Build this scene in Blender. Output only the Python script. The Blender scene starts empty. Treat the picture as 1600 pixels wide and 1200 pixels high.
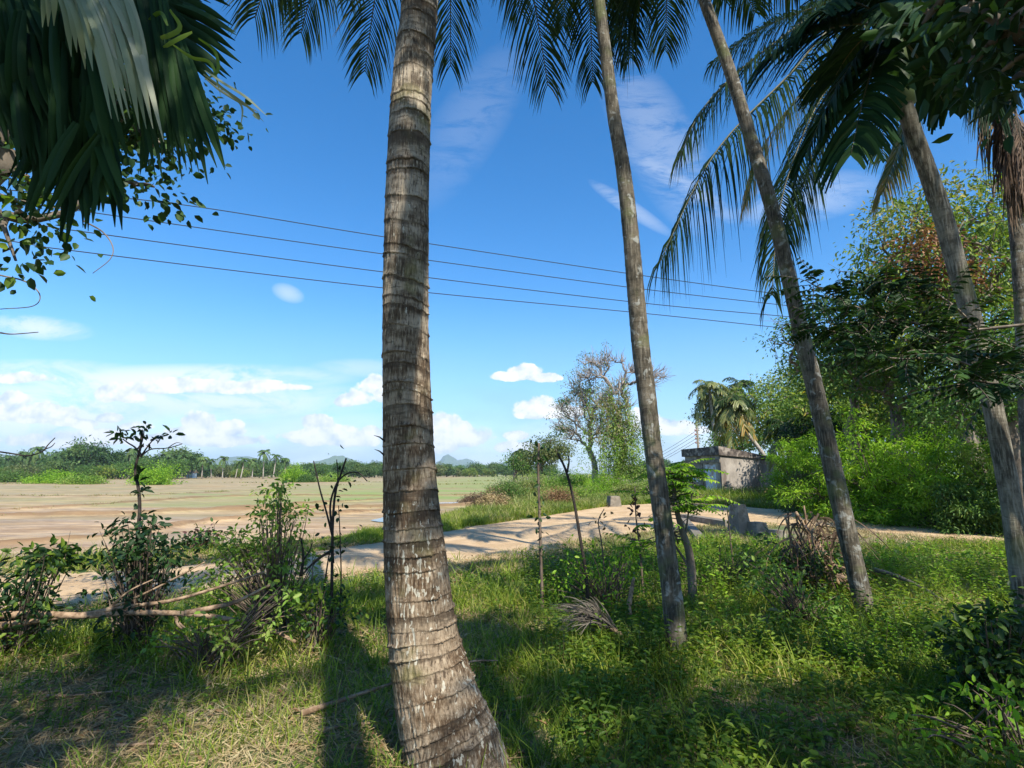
import bpy, math, random
import numpy as np
from math import radians as R, sin, cos, pi
from mathutils import Vector

S = bpy.context.scene
COL = S.collection
# ------------------------------------------------------------------ camera
F = 800.0; PITCH = R(9.93); CZ = 1.6
cd = bpy.data.cameras.new('camera'); cam = bpy.data.objects.new('camera', cd); COL.objects.link(cam)
cam.location = (0, 0, CZ); cam.rotation_euler = (R(90) + PITCH, 0, 0)
cd.sensor_width = 36; cd.lens = 18.0; cd.clip_start = 0.05; cd.clip_end = 30000
S.camera = cam
# ------------------------------------------------------------------ light
SUN_AZ = R(155); SUN_EL = R(47)      # azimuth clockwise from +Y (view direction)
sd = bpy.data.lights.new('sun', 'SUN'); sun = bpy.data.objects.new('sun', sd); COL.objects.link(sun)
sd.energy = 4.6; sd.angle = R(0.5); sd.color = (1.0, 0.94, 0.82)
SUNV = Vector((sin(SUN_AZ) * cos(SUN_EL), cos(SUN_AZ) * cos(SUN_EL), sin(SUN_EL)))
sun.rotation_euler = SUNV.to_track_quat('Z', 'Y').to_euler()
S.view_settings.view_transform = 'Standard'; S.view_settings.look = 'None'
S.view_settings.exposure = 0.9; S.view_settings.gamma = 1.0
S.render.engine = 'CYCLES'
S.cycles.max_bounces = 6; S.cycles.transparent_max_bounces = 6
S.cycles.volume_bounces = 0

class NG:
    """small node-graph helper"""
    def __init__(s, nt): s.nt = nt; s.n = nt.nodes; s.l = nt.links
    def add(s, t, **kw):
        n = s.n.new(t)
        for k, v in kw.items(): setattr(n, k, v)
        return n
    def put(s, sock, v):
        if isinstance(v, bpy.types.NodeSocket): s.l.new(v, sock)
        else: sock.default_value = v
    def m(s, op, a, b=None, c=None, clamp=False):
        n = s.n.new('ShaderNodeMath'); n.operation = op; n.use_clamp = clamp
        s.put(n.inputs[0], a)
        if b is not None: s.put(n.inputs[1], b)
        if c is not None: s.put(n.inputs[2], c)
        return n.outputs[0]
    def sm(s, x, a, b):
        n = s.n.new('ShaderNodeMapRange'); n.interpolation_type = 'SMOOTHSTEP'
        s.put(n.inputs[0], x); n.inputs[1].default_value = a; n.inputs[2].default_value = b
        n.inputs[3].default_value = 0; n.inputs[4].default_value = 1
        return n.outputs[0]
    def mix(s, f, a, b, mode='MIX'):
        n = s.n.new('ShaderNodeMix'); n.data_type = 'RGBA'; n.blend_type = mode
        s.put(n.inputs[0], f); s.put(n.inputs[6], a); s.put(n.inputs[7], b)
        return n.outputs[2]
    def noise(s, vec, scale, detail=4, rough=.55, dist=0.0):
        n = s.n.new('ShaderNodeTexNoise'); n.inputs['Scale'].default_value = scale
        n.inputs['Detail'].default_value = detail; n.inputs['Roughness'].default_value = rough
        n.inputs['Distortion'].default_value = dist
        if vec is not None: s.l.new(vec, n.inputs['Vector'])
        return n.outputs[0]
    def ramp(s, f, stops):
        n = s.n.new('ShaderNodeValToRGB'); s.put(n.inputs[0], f)
        e = n.color_ramp.elements
        while len(e) > 1: e.remove(e[-1])
        e[0].position = stops[0][0]; e[0].color = (*stops[0][1], 1)
        for p, c in stops[1:]:
            q = e.new(p); q.color = (*c, 1)
        return n.outputs[0]
    def comb(s, x, y, z):
        n = s.n.new('ShaderNodeCombineXYZ')
        for i, v in enumerate((x, y, z)): s.put(n.inputs[i], v)
        return n.outputs[0]
    def scalev(s, vec, sc):
        n = s.n.new('ShaderNodeMapping'); s.l.new(vec, n.inputs[0]); n.inputs['Scale'].default_value = sc
        return n.outputs[0]

def raydir(px, py):
    a = (px - 800) / F; b = (600 - py) / F
    return np.array([a, cos(PITCH) - b * sin(PITCH), sin(PITCH) + b * cos(PITCH)])
def P(px, py, Y):
    d = raydir(px, py); t = Y / d[1]
    return np.array([0, 0, CZ]) + d * t
def G(px, py, z=0.0):
    d = raydir(px, py); t = (z - CZ) / d[2]
    return np.array([0, 0, CZ]) + d * t
def PXM(Y, z=1.6):                      # metres per photo pixel at that depth
    return (Y * cos(PITCH) + (z - CZ) * sin(PITCH)) / F

# ------------------------------------------------------------------ sky
W = bpy.data.worlds.new("World"); S.world = W; W.use_nodes = True
g = NG(W.node_tree); g.n.clear()
sky = g.add('ShaderNodeTexSky', sky_type='NISHITA'); sky.sun_disc = False
sky.sun_elevation = SUN_EL; sky.sun_rotation = SUN_AZ; sky.altitude = 60
sky.air_density = 1.0; sky.dust_density = 0.35; sky.ozone_density = 2.2
tc = g.add('ShaderNodeTexCoord'); sep = g.add('ShaderNodeSeparateXYZ'); g.l.new(tc.outputs['Generated'], sep.inputs[0])
yy = g.m('MAXIMUM', sep.outputs[1], 0.12)
U = g.m('DIVIDE', sep.outputs[0], yy); V = g.m('DIVIDE', sep.outputs[2], yy)
uv = g.comb(U, V, 0.0)
def cl_uv(px, py):
    d = raydir(px, py); return d[0] / d[1], d[2] / d[1]
PUFF = [(300,606,95,10),(262,598,40,8),(70,648,46,15),(110,690,80,12),(520,684,60,16),(240,690,60,10),(700,684,60,18),(22,592,44,9),(1050,672,50,10),(330,690,70,10),(582,604,17,15),(562,624,18,12),(540,629,16,9),(597,618,12,14),
 (820,583,26,12),(797,589,28,8),(850,591,24,8),
 (848,640,38,17),(880,645,30,12),(826,648,20,8),
 (692,668,26,20),(716,672,20,14),(738,686,18,7),(705,690,42,8),(680,700,30,10),
 (806,682,18,8),(795,700,22,10),(820,700,26,8),
 (1006,655,24,16),(1030,664,26,12),(1068,666,22,8),(985,668,20,12),
 (312,660,22,15),(356,668,19,11),(330,676,42,9),(290,676,24,8),
 (494,660,22,11),(470,682,30,8),(520,678,34,12),(545,692,36,8),(580,676,18,10),
 (178,616,30,14),(206,622,22,9),(104,658,24,9),(133,663,20,9),(155,680,34,10),(60,655,30,8),
 (20,625,26,12),(5,648,30,13),(44,640,18,8),(170,655,22,8),(206,668,24,8),(245,610,36,7),
 (410,602,30,8),(440,606,44,6),(375,610,40,7)]
def cum(uvec, uu, vv, tag=None):
    nz = g.noise(uvec, 26, 7, .6); nb = g.noise(uvec, 9, 3, .5)
    best = None
    for (px, py, a, b) in PUFF:
        u0, v0 = cl_uv(px, py); a /= F; b /= F
        du = g.m('MULTIPLY', g.m('SUBTRACT', uu, u0), 1 / a)
        dv = g.m('MULTIPLY', g.m('SUBTRACT', vv, v0), 1 / b)
        dn = g.m('MULTIPLY', g.m('MINIMUM', dv, 0.0), 1.1)      # flatter base
        q = g.m('ADD', g.m('MULTIPLY', du, du), g.m('ADD', g.m('MULTIPLY', dv, dv), g.m('MULTIPLY', dn, dn)))
        e = g.m('SUBTRACT', 1.0, g.m('SQRT', q))
        best = e if best is None else g.m('SMOOTH_MAX', best, e, 0.12)
    den = g.m('ADD', best, g.m('MULTIPLY', g.m('SUBTRACT', nz, 0.5), 1.9))
    den = g.m('ADD', den, g.m('MULTIPLY', g.m('SUBTRACT', nb, 0.5), 0.7))
    return den, nz, best
den, nz0, best0 = cum(uv, U, V)
off = g.add('ShaderNodeVectorMath', operation='ADD'); g.l.new(uv, off.inputs[0]); off.inputs[1].default_value = (0.006, 0.016, 0)
nz1 = g.noise(off.outputs[0], 26, 7, .6)
cmask = g.sm(den, -0.34, -0.06)
relief = g.m('MULTIPLY', g.m('SUBTRACT', nz0, nz1), 2.0)
core = g.sm(best0, -0.1, 0.9)
lum = g.m('ADD', g.m('ADD', 0.70, relief), g.m('MULTIPLY', core, 0.26), clamp=True)
ccol = g.mix(lum, (0.38, 0.55, 0.76, 1), (0.97, 0.99, 1.0, 1))
# thin cloud: stretched noise inside soft ellipses
WISP = [(250,595,270,24,0.95,0.02),(60,512,80,18,0.7,-.1),(60,580,140,18,.6,0),(450,458,24,14,0.42,-.3),(330,625,240,30,.7,0),
        (1030,220,90,120,0.22,-1.2),(1060,285,90,26,0.35,-.7),(985,325,60,16,.3,-.7),(735,190,90,100,0.10,1.2),(560,575,70,14,.35,0),(1260,310,120,40,0.3,.2),
        (80,640,180,50,.9,0),(500,680,130,36,.4,0),(690,690,80,30,.55,0),(960,680,150,26,.5,0),(1090,690,70,24,.5,0),(330,680,120,26,.5,0)]
wn = g.noise(g.scalev(uv, (6, 17, 1)), 1.0, 9, .72, .6)
wn2 = g.noise(g.scalev(uv, (2, 6, 1)), 2.0, 4, .5)
wm = None
for (px, py, a, b, st, sl) in WISP:
    u0, v0 = cl_uv(px, py); a /= F; b /= F
    du0 = g.m('SUBTRACT', U, u0); dv0 = g.m('SUBTRACT', V, v0)
    dv1 = g.m('SUBTRACT', dv0, g.m('MULTIPLY', du0, sl))
    q = g.m('ADD', g.m('POWER', g.m('ABSOLUTE', g.m('MULTIPLY', du0, 1 / a)), 2), g.m('POWER', g.m('ABSOLUTE', g.m('MULTIPLY', dv1, 1 / b)), 2))
    e = g.m('MULTIPLY', g.m('POWER', g.m('MAXIMUM', g.m('SUBTRACT', 1.0, g.m('MULTIPLY', q, .7)), 0.0), 0.9), st)
    wm = e if wm is None else g.m('MAXIMUM', wm, e)
wmask = g.m('MULTIPLY', wm, g.sm(wn, 0.33, 0.56))
wmask = g.m('MULTIPLY', wmask, 0.95, clamp=True)
hz = g.m('MULTIPLY', g.sm(g.m('SUBTRACT', 0.36, V), 0.0, 0.34), g.m('ADD', 0.60, g.m('MULTIPLY', g.sm(wn2, .42, .62), .2)))
front = g.sm(sep.outputs[1], 0.15, 0.3)
bc = g.m('MULTIPLY', g.sm(g.noise(tc.outputs['Generated'], 3.2, 6, .6), .56, .72), g.m('SUBTRACT', 1.0, front))  # clouds behind the viewer
hsv = g.add('ShaderNodeHueSaturation'); hsv.inputs['Hue'].default_value = 0.501; hsv.inputs['Saturation'].default_value = 1.38; hsv.inputs['Value'].default_value = 1.05
g.l.new(sky.outputs[0], hsv.inputs['Color'])
CB = 5.4    # cloud radiance before the background strength
def cb(c): 
    n = g.add('ShaderNodeVectorMath', operation='SCALE'); g.put(n.inputs[0], c[:3] if isinstance(c, tuple) else c); n.inputs['Scale'].default_value = CB; return n.outputs[0]
skc = g.mix(hz, hsv.outputs[0], cb((0.28, 0.50, 0.76, 1)))
def bgn(c):
    b = g.add('ShaderNodeBackground'); g.l.new(c, b.inputs[0]); b.inputs[1].default_value = 0.122; return b.outputs[0]
def mixsh(f, a, b):
    x = g.add('ShaderNodeMixShader'); g.put(x.inputs[0], f); g.l.new(a, x.inputs[1]); g.l.new(b, x.inputs[2]); return x.outputs[0]
wsk = g.mix(g.m('MULTIPLY', wmask, front), skc, cb((0.92, 0.96, 1.0, 1)))
cusk = g.mix(g.m('MULTIPLY', cmask, front), wsk, cb(ccol))
back = g.mix(bc, skc, cb((0.8, 0.86, .95, 1)))
isfront = g.m('GREATER_THAN', sep.outputs[1], 0.15)
islow = g.m('LESS_THAN', V, 0.42)
wo = g.add('ShaderNodeOutputWorld'); g.l.new(mixsh(isfront, bgn(back), mixsh(islow, bgn(wsk), bgn(cusk))), wo.inputs[0])
W.cycles.sampling_method = 'MANUAL'; W.cycles.sample_map_resolution = 512

# ------------------------------------------------------------------ materials
def newmat(name):
    m = bpy.data.materials.new(name); m.use_nodes = True; g = NG(m.node_tree); g.n.clear()
    out = g.add('ShaderNodeOutputMaterial'); return m, g, out
def geo(g): return g.add('ShaderNodeNewGeometry')
def leafmat(name, cols, rough=.5, trans=.35, spec=.35, big=0.35, bigscale=.7):
    """per-leaf colour: cols = [(pos,(r,g,b))...]"""
    m, g, out = newmat(name)
    ge = geo(g); nz = g.noise(ge.outputs['Position'], bigscale, 2)
    f = g.m('ADD', g.m('MULTIPLY', ge.outputs['Random Per Island'], 1 - big), g.m('MULTIPLY', g.sm(nz, .35, .65), big))
    c = g.ramp(f, cols)
    p = g.add('ShaderNodeBsdfPrincipled'); g.l.new(c, p.inputs['Base Color']); p.inputs['Roughness'].default_value = rough
    p.inputs['Specular IOR Level'].default_value = spec
    t = g.add('ShaderNodeBsdfTranslucent'); tcx = g.mix(1.0, c, (1.5, 1.55, .6, 1), 'MULTIPLY'); g.l.new(tcx, t.inputs[0])
    x = g.add('ShaderNodeMixShader'); x.inputs[0].default_value = trans
    g.l.new(p.outputs[0], x.inputs[1]); g.l.new(t.outputs[0], x.inputs[2]); g.l.new(x.outputs[0], out.inputs[0])
    return m
def surf(name, c1, c2, scale, rough=.85, bump=.3, stretch=(1, 1, 1), c3=None, s3=2.0, bdist=.02, lo=.35, hi=.65, spec=.3):
    m, g, out = newmat(name)
    ge = geo(g); v = g.scalev(ge.outputs['Position'], stretch)
    n = g.noise(v, scale, 7, .62); c = g.mix(g.sm(n, lo, hi), (*c1, 1), (*c2, 1))
    if c3: c = g.mix(g.sm(g.noise(v, s3, 5, .6), .52, .62), c, (*c3, 1))
    p = g.add('ShaderNodeBsdfPrincipled'); g.l.new(c, p.inputs['Base Color']); p.inputs['Roughness'].default_value = rough
    p.inputs['Specular IOR Level'].default_value = spec
    b = g.add('ShaderNodeBump'); b.inputs['Strength'].default_value = bump; b.inputs['Distance'].default_value = bdist
    g.l.new(n, b.inputs['Height']); g.l.new(b.outputs[0], p.inputs['Normal']); g.l.new(p.outputs[0], out.inputs[0])
    return m
M = {}
M['grass'] = leafmat('grass', [(0, (.045,.09,.012)), (.35, (.11,.18,.02)), (.65, (.23,.30,.035)), (.85, (.33,.34,.07)), (1, (.46,.37,.16))], .5, .45, .25)
M['herb'] = leafmat('herb_leaf', [(0, (.03,.08,.012)), (.5, (.10,.17,.02)), (1, (.24,.32,.04))], .5, .4, .25)
M['straw'] = leafmat('dry_straw', [(0, (.16,.11,.055)), (.6, (.36,.27,.14)), (1, (.5,.42,.25))], .7, .15, .2)
M['litter'] = leafmat('dry_leaf', [(0, (.09,.05,.025)), (.6, (.22,.13,.065)), (1, (.36,.25,.13))], .7, .1, .2)
M['drygreen'] = leafmat('dry_green_grass', [(0, (.09,.13,.03)), (.5, (.2,.22,.06)), (1, (.36,.30,.14))], .6, .3)
M['reed'] = leafmat('reed', [(0, (.10,.16,.03)), (.5, (.2,.26,.06)), (1, (.38,.33,.18))], .6, .3)
M['dark'] = leafmat('dark_leaf', [(0, (.010,.028,.010)), (.6, (.02,.05,.014)), (1, (.045,.10,.02))], .5, .2, .2)
M['canopy'] = leafmat('canopy_leaf', [(0, (.03,.08,.02)), (.5, (.07,.15,.028)), (1, (.15,.24,.05))], .5, .3, .3)
M['canopyyel'] = leafmat('mixed_canopy_leaf', [(0, (.04,.09,.02)), (.4, (.11,.19,.03)), (.8, (.24,.30,.05)), (1, (.46,.36,.06))], .5, .35, .3)
M['rust'] = leafmat('rusty_leaf', [(0, (.12,.05,.03)), (.6, (.26,.12,.07)), (1, (.38,.25,.12))], .6, .2, .2)
M['bright'] = leafmat('bright_leaf', [(0, (.04,.11,.012)), (.35, (.14,.28,.02)), (.75, (.27,.44,.04)), (1, (.42,.54,.09))], .5, .45, .2, .5, .9)
M['olive'] = leafmat('olive_leaf', [(0, (.04,.07,.02)), (.5, (.10,.14,.04)), (1, (.22,.23,.09))], .5, .3)
M['far'] = leafmat('far_leaf', [(0, (.025,.065,.022)), (.5, (.06,.12,.035)), (1, (.14,.20,.055))], .6, .2, .2, .5, .12)
M['frond'] = leafmat('palm_leaflet', [(0, (.010,.022,.009)), (.6, (.02,.045,.012)), (.93, (.045,.07,.02)), (1, (.18,.13,.04))], .55, .2, .12)
M['frondyel'] = leafmat('yellowing_leaflet', [(0, (.05,.09,.02)), (.5, (.12,.14,.03)), (1, (.42,.24,.05))], .4, .3, .4)
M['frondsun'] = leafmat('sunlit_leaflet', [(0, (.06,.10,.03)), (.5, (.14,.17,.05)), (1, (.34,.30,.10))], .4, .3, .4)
M['arecaleaf'] = leafmat('areca_leaflet', [(0, (.008,.022,.010)), (.6, (.014,.04,.013)), (.93, (.03,.065,.018)), (1, (.09,.10,.04))], .6, .10, .07)
M['paleleaf'] = leafmat('pale_leaflet', [(0, (.10,.14,.08)), (.5, (.20,.23,.14)), (1, (.32,.32,.24))], .5, .2, .25)
M['deadfrond'] = leafmat('dead_leaflet', [(0, (.06,.05,.04)), (.6, (.13,.11,.09)), (1, (.26,.23,.19))], .7, .05, .2)
M['browndead'] = leafmat('brown_dead_leaflet', [(0, (.05,.035,.025)), (.6, (.14,.09,.06)), (1, (.30,.21,.14))], .7, .1, .2)
M['vine'] = leafmat('vine_leaf', [(0, (.07,.16,.02)), (.5, (.17,.29,.04)), (1, (.34,.38,.11))], .5, .35, .25)
M['tanvine'] = leafmat('dry_vine', [(0, (.16,.12,.08)), (.6, (.26,.22,.14)), (1, (.30,.30,.14))], .6, .2)
M['purple'] = leafmat('purple_leaf', [(0, (.04,.018,.02)), (1, (.12,.05,.045))], .5, .2)
M['yellow'] = leafmat('yellow_leaf', [(0, (.5,.45,.03)), (1, (.7,.65,.05))], .5, .4)
M['rachis'] = surf('palm_rib', (.05,.055,.02), (.10,.085,.035), 8, .5, .1)
M['twig'] = surf('twig', (.07,.05,.035), (.16,.12,.09), 14, .8, .3, (1, 1, .3))
M['deadwood'] = surf('dead_wood', (.13,.08,.045), (.36,.25,.16), 16, .8, .4, (1, 1, 1))
M['darkwood'] = surf('dark_stick', (.02,.015,.012), (.05,.038,.03), 20, .8, .3)
M['bark'] = surf('bark', (.07,.055,.04), (.22,.18,.14), 6, .85, .6, (1, 1, .35))
M['greybark'] = surf('grey_bark', (.16,.13,.11), (.36,.31,.27), 7, .85, .5, (1, 1, .4))
M['palmbark'] = surf('far_palm_bark', (.22,.19,.16), (.42,.38,.33), 5, .8, .3, (1, 1, 2))

# ------------------------------------------------------------------ mesh accumulation
LEAF = (np.array([[0,0,0],[.28,.40,.10],[.68,.36,.06],[1,0,-.10],[.68,-.36,.06],[.28,-.40,.10]], float), [(0,1,2,3),(0,3,4,5)])
LEAF4 = (np.array([[0,0,0],[.45,.42,.08],[1,0,-.05],[.45,-.42,.08]], float), [(0,1,2,3)])
BLADE = (np.array([[0,.5,0],[0,-.5,0],[.5,.42,.0],[.5,-.42,.0],[1,0,0]], float), [(0,1,3,2),(2,3,4)])
def nrm(a):
    a = np.asarray(a, float); return a / np.maximum(np.linalg.norm(a, axis=-1, keepdims=True), 1e-9)
class Acc:
    def __init__(s): s.v = []; s.f = []; s.n = 0
    def raw(s, v, faces, mat=0):
        """faces: list of int arrays (k,nv)"""
        v = np.asarray(v, float).reshape(-1, 3)
        for f in faces:
            f = np.asarray(f, int)
            if len(f): s.f.append((f + s.n, mat))
        s.v.append(v); s.n += len(v)
    def inst(s, tpl, pos, d, n, L, Wd, mat=0, bend=None):
        """instances of a template: along d, width across, n normal"""
        tv, tf = tpl; pos = np.asarray(pos, float); N = len(pos)
        if N == 0: return
        d = nrm(d); sdir = nrm(np.cross(n, d)); n = nrm(np.cross(d, sdir))
        L = np.broadcast_to(L, (N,))[:, None, None]; Wd = np.broadcast_to(Wd, (N,))[:, None, None]
        V = pos[:, None, :] + d[:, None, :] * tv[None, :, 0:1] * L + sdir[:, None, :] * tv[None, :, 1:2] * Wd + n[:, None, :] * tv[None, :, 2:3] * L
        if bend is not None:
            V = V + np.asarray(bend)[:, None, :] * (tv[None, :, 0:1] ** 2) * L
        K = len(tv); offs = (np.arange(N) * K)[:, None]
        s.raw(V, [np.array(f)[None, :] + offs for f in tf], mat)
    def tube(s, pts, rad, k=6, mat=0, cap=True):
        pts = np.asarray(pts, float); n = len(pts); rad = np.broadcast_to(rad, (n,)).astype(float)
        T = np.gradient(pts, axis=0); T = nrm(T)
        ref = np.array([0, 0, 1.0]) if abs(T[0][2]) < .9 else np.array([1.0, 0, 0])
        A = np.empty_like(T); a = nrm(np.cross(T[0], ref))
        for i in range(n):
            a = a - T[i] * a.dot(T[i]); a = a / (np.linalg.norm(a) + 1e-9); A[i] = a
        B = np.cross(T, A); th = np.arange(k) * 2 * pi / k
        V = pts[:, None] + rad[:, None, None] * (A[:, None] * np.cos(th)[None, :, None] + B[:, None] * np.sin(th)[None, :, None])
        i = np.arange(n - 1)[:, None] * k; j = np.arange(k)[None, :]; j2 = (j + 1) % k
        q = np.stack([i + j, i + j2, i + k + j2, i + k + j], -1).reshape(-1, 4)
        fs = [q]
        if cap: fs.append(np.array([list(range(k))[::-1]])); fs.append(np.array([[(n - 1) * k + t for t in range(k)]]))
        s.raw(V, fs, mat)
    def box(s, c, ex, ey, ez, mat=0):
        c, ex, ey, ez = [np.asarray(q, float) for q in (c, ex, ey, ez)]
        V = [c + a * ex + b * ey + d * ez for a in (-.5, .5) for b in (-.5, .5) for d in (-.5, .5)]
        s.raw(V, [np.array([(0,1,3,2),(4,6,7,5),(0,4,5,1),(2,3,7,6),(0,2,6,4),(1,5,7,3)])], mat)
    def build(s, name, mats, parent=None, smooth=True, loc=None):
        v = np.concatenate(s.v) if s.v else np.zeros((0, 3))
        o0 = np.zeros(3) if parent is None else np.array(ROOTW.get(parent.name, (0, 0, 0)))
        if loc is not None: o0 = np.array(loc, float)
        v = (v - o0).astype(np.float32)
        me = bpy.data.meshes.new(name)
        me.vertices.add(len(v)); me.vertices.foreach_set('co', v.ravel())
        lt = np.concatenate([np.full(len(f), f.shape[1]) for f, _ in s.f]); li = np.concatenate([f.ravel() for f, _ in s.f])
        mi = np.concatenate([np.full(len(f), m) for f, m in s.f])
        me.loops.add(len(li)); me.loops.foreach_set('vertex_index', li.astype(np.int32))
        me.polygons.add(len(lt)); me.polygons.foreach_set('loop_start', np.concatenate([[0], np.cumsum(lt)[:-1]]).astype(np.int32))
        me.polygons.foreach_set('material_index', mi.astype(np.int32))
        if not isinstance(mats, (list, tuple)): mats = [mats]
        for m in mats: me.materials.append(M[m] if isinstance(m, str) else m)
        me.update(calc_edges=True); me.validate()
        me.polygons.foreach_set('use_smooth', np.full(len(me.polygons), smooth))
        o = bpy.data.objects.new(name, me); COL.objects.link(o)
        if parent is not None:
            o.parent = parent
            ROOTW[o.name] = tuple(o0)
        elif loc is not None: o.location = tuple(o0); ROOTW[o.name] = tuple(o0)
        return o
ROOTW = {}
def thing(name, label, cat, loc, group=None):
    o = bpy.data.objects.new(name, None); COL.objects.link(o); o.location = tuple(loc); o.empty_display_size = .2
    ROOTW[o.name] = tuple(loc)
    o['label'] = label; o['category'] = cat
    if group: o['group'] = group
    return o
def tag(o, label, cat, group=None, kind=None):
    o['label'] = label; o['category'] = cat
    if group: o['group'] = group
    if kind: o['kind'] = kind
    return o
def structure(o): o['kind'] = 'structure'; return o
def dup(root, loc, rz=0, sc=1.0, label=None):
    r = root.copy(); COL.objects.link(r); r.location = tuple(loc); r.rotation_euler = (0, 0, rz); r.scale = (sc, sc, sc * random.uniform(.85, 1.15))
    if label: r['label'] = label
    for ch in list(root.children):
        c = ch.copy(); COL.objects.link(c); c.parent = r
        for q in ch.children:
            d = q.copy(); COL.objects.link(d); d.parent = c
    return r

# ------------------------------------------------------------------ numeric noise
def vnoise(x, y, seed=0):
    x = np.asarray(x, float); y = np.asarray(y, float)
    xi = np.floor(x).astype(np.int64); yi = np.floor(y).astype(np.int64); fx = x - xi; fy = y - yi
    fx = fx * fx * (3 - 2 * fx); fy = fy * fy * (3 - 2 * fy)
    def h(a, b):
        n = (a * 374761393 + b * 668265263 + seed * 974634777) & 0xffffffff
        n = ((n ^ (n >> 13)) * 1274126177) & 0xffffffff
        return ((n ^ (n >> 16)) & 0xffff) / 65535.0
    return (h(xi, yi) * (1 - fx) + h(xi + 1, yi) * fx) * (1 - fy) + (h(xi, yi + 1) * (1 - fx) + h(xi + 1, yi + 1) * fx) * fy
def fbm(x, y, seed=0, o=4):
    s = 0; a = .5
    for i in range(o): s = s + a * vnoise(x * 2 ** i, y * 2 ** i, seed + i); a *= .5
    return s
def inpoly(x, y, poly):
    x = np.asarray(x, float); y = np.asarray(y, float); ins = np.zeros(x.shape, bool); n = len(poly)
    for i in range(n):
        x1, y1 = poly[i]; x2, y2 = poly[(i + 1) % n]
        c = ((y1 > y) != (y2 > y)) & (x < (x2 - x1) * (y - y1) / ((y2 - y1) + 1e-12) + x1); ins ^= c
    return ins
def dpoly(x, y, pl):
    x = np.asarray(x, float); y = np.asarray(y, float); d = np.full(x.shape, 1e9)
    for (x1, y1), (x2, y2) in zip(pl[:-1], pl[1:]):
        dx, dy = x2 - x1, y2 - y1; t = np.clip(((x - x1) * dx + (y - y1) * dy) / (dx * dx + dy * dy + 1e-9), 0, 1)
        d = np.minimum(d, np.hypot(x - x1 - t * dx, y - y1 - t * dy))
    return d
def smooth(pl, n=8):
    pl = np.asarray(pl, float); P_ = np.vstack([2 * pl[0] - pl[1], pl, 2 * pl[-1] - pl[-2]]); out = []
    for i in range(1, len(P_) - 2):
        p0, p1, p2, p3 = P_[i - 1:i + 3]
        for t in np.linspace(0, 1, n, endpoint=False):
            out.append(.5 * ((2 * p1) + (-p0 + p2) * t + (2 * p0 - 5 * p1 + 4 * p2 - p3) * t * t + (-p0 + 3 * p1 - 3 * p2 + p3) * t ** 3))
    out.append(P_[-2]); return np.array(out)

# ------------------------------------------------------------------ layout of the land
PZ = -0.40
bpx = [(0, 884), (110, 882), (260, 872), (430, 858), (560, 842), (650, 826), (700, 812), (745, 797), (765, 783), (778, 768), (790, 757), (800, 751), (810, 746)]
bnd = [tuple(G(a, b, -.16)[:2]) for a, b in bpx]
bnd = [(-300, bnd[0][1] - 6), (-40, bnd[0][1] - 1.0)] + bnd
bnd = bnd + [(bnd[-1][0] + 60, 900)]
PAD = bnd + [(60, 1500), (-2500, 1500), (-2500, bnd[0][1])]
near_px = [(1640, 857), (1570, 852), (1400, 834), (1300, 824), (1180, 822), (1080, 824), (960, 840), (860, 868), (740, 878), (600, 893), (420, 912), (200, 938), (0, 960), (-250, 990)]
far_px = [(1640, 838), (1570, 832), (1400, 812), (1300, 802), (1200, 795), (1080, 786), (960, 790), (860, 805), (760, 820), (580, 850), (400, 874), (200, 892), (0, 900), (-250, 915)]
nearE = [tuple(G(a, b)[:2]) for a, b in near_px]; farE = [tuple(G(a, b)[:2]) for a, b in far_px]
def ext(pl, L=22):
    a = np.array(pl); d0 = nrm(a[0] - a[1]) ; d1 = nrm(a[-1] - a[-2]); d0[1] *= .3; d1[1] *= .5
    return [tuple(a[0] + d0 * L), tuple(a[0] + d0 * L * .5)] + pl + [tuple(a[-1] + d1 * L * .5), tuple(a[-1] + d1 * L)]
nearE = ext(nearE); farE = ext(farE)
ROADP = nearE + farE[::-1]
def H(x, y):
    x = np.asarray(x, float); y = np.asarray(y, float)
    ins = inpoly(x, y, PAD); d = dpoly(x, y, bnd); sd = np.where(ins, d, -d)
    t = np.clip((sd + .5) / 1.2, 0, 1); t = t * t * (3 - 2 * t)
    z = PZ * 1.0 * t
    dr = np.where(inpoly(x, y, ROADP), 0, np.minimum(dpoly(x, y, nearE), dpoly(x, y, farE)))
    amp = np.clip(dr / 1.5, 0, 1) * (1 - t)
    return z + amp * (.22 * (fbm(x * .45, y * .45, 3) - .47) + .05 * (vnoise(x * 3, y * 3, 9) - .5)) * np.clip(60 / (np.abs(y) + 1), 0, 1)
def Hs(x, y): return float(H(np.array([x]), np.array([y]))[0])
def gp(px, py, z=0.0):
    p = G(px, py, z); p[2] = Hs(p[0], p[1]); return p
def base_of(px, Y):
    p = P(px, 700, Y); return np.array([p[0], Y, Hs(p[0], Y)])

# ground sheet
def axis(lo, hi, n, k):
    t = np.linspace(-1, 1, n); s = np.sinh(k * t) / np.sinh(k)
    return np.where(s < 0, s * -lo, s * hi)
def grid(name, X, Y, Z, mat):
    ny, nx = X.shape; a = Acc(); i = np.arange(ny - 1)[:, None] * nx; j = np.arange(nx - 1)[None, :]
    a.raw(np.stack([X, Y, Z], -1), [np.stack([i + j, i + j + 1, i + nx + j + 1, i + nx + j], -1).reshape(-1, 4)])
    return a.build(name, mat)
def smix(g, ge, spec):
    """layered noise colours"""
    c = None
    for (sc, lo, hi, col) in spec:
        f = g.sm(g.noise(ge, sc, 6, .6), lo, hi)
        c = g.mix(f, c if c is not None else (*col, 1), (*col, 1))
    return c
m, g, out = newmat('soil'); ge = geo(g).outputs['Position']
c = g.mix(g.sm(g.noise(ge, 3.0, 6, .6), .4, .6), (.13,.095,.055, 1), (.22,.165,.09, 1))
c = g.mix(g.sm(g.noise(ge, .8, 5, .6), .42, .58), c, (.085,.12,.03, 1))
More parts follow.
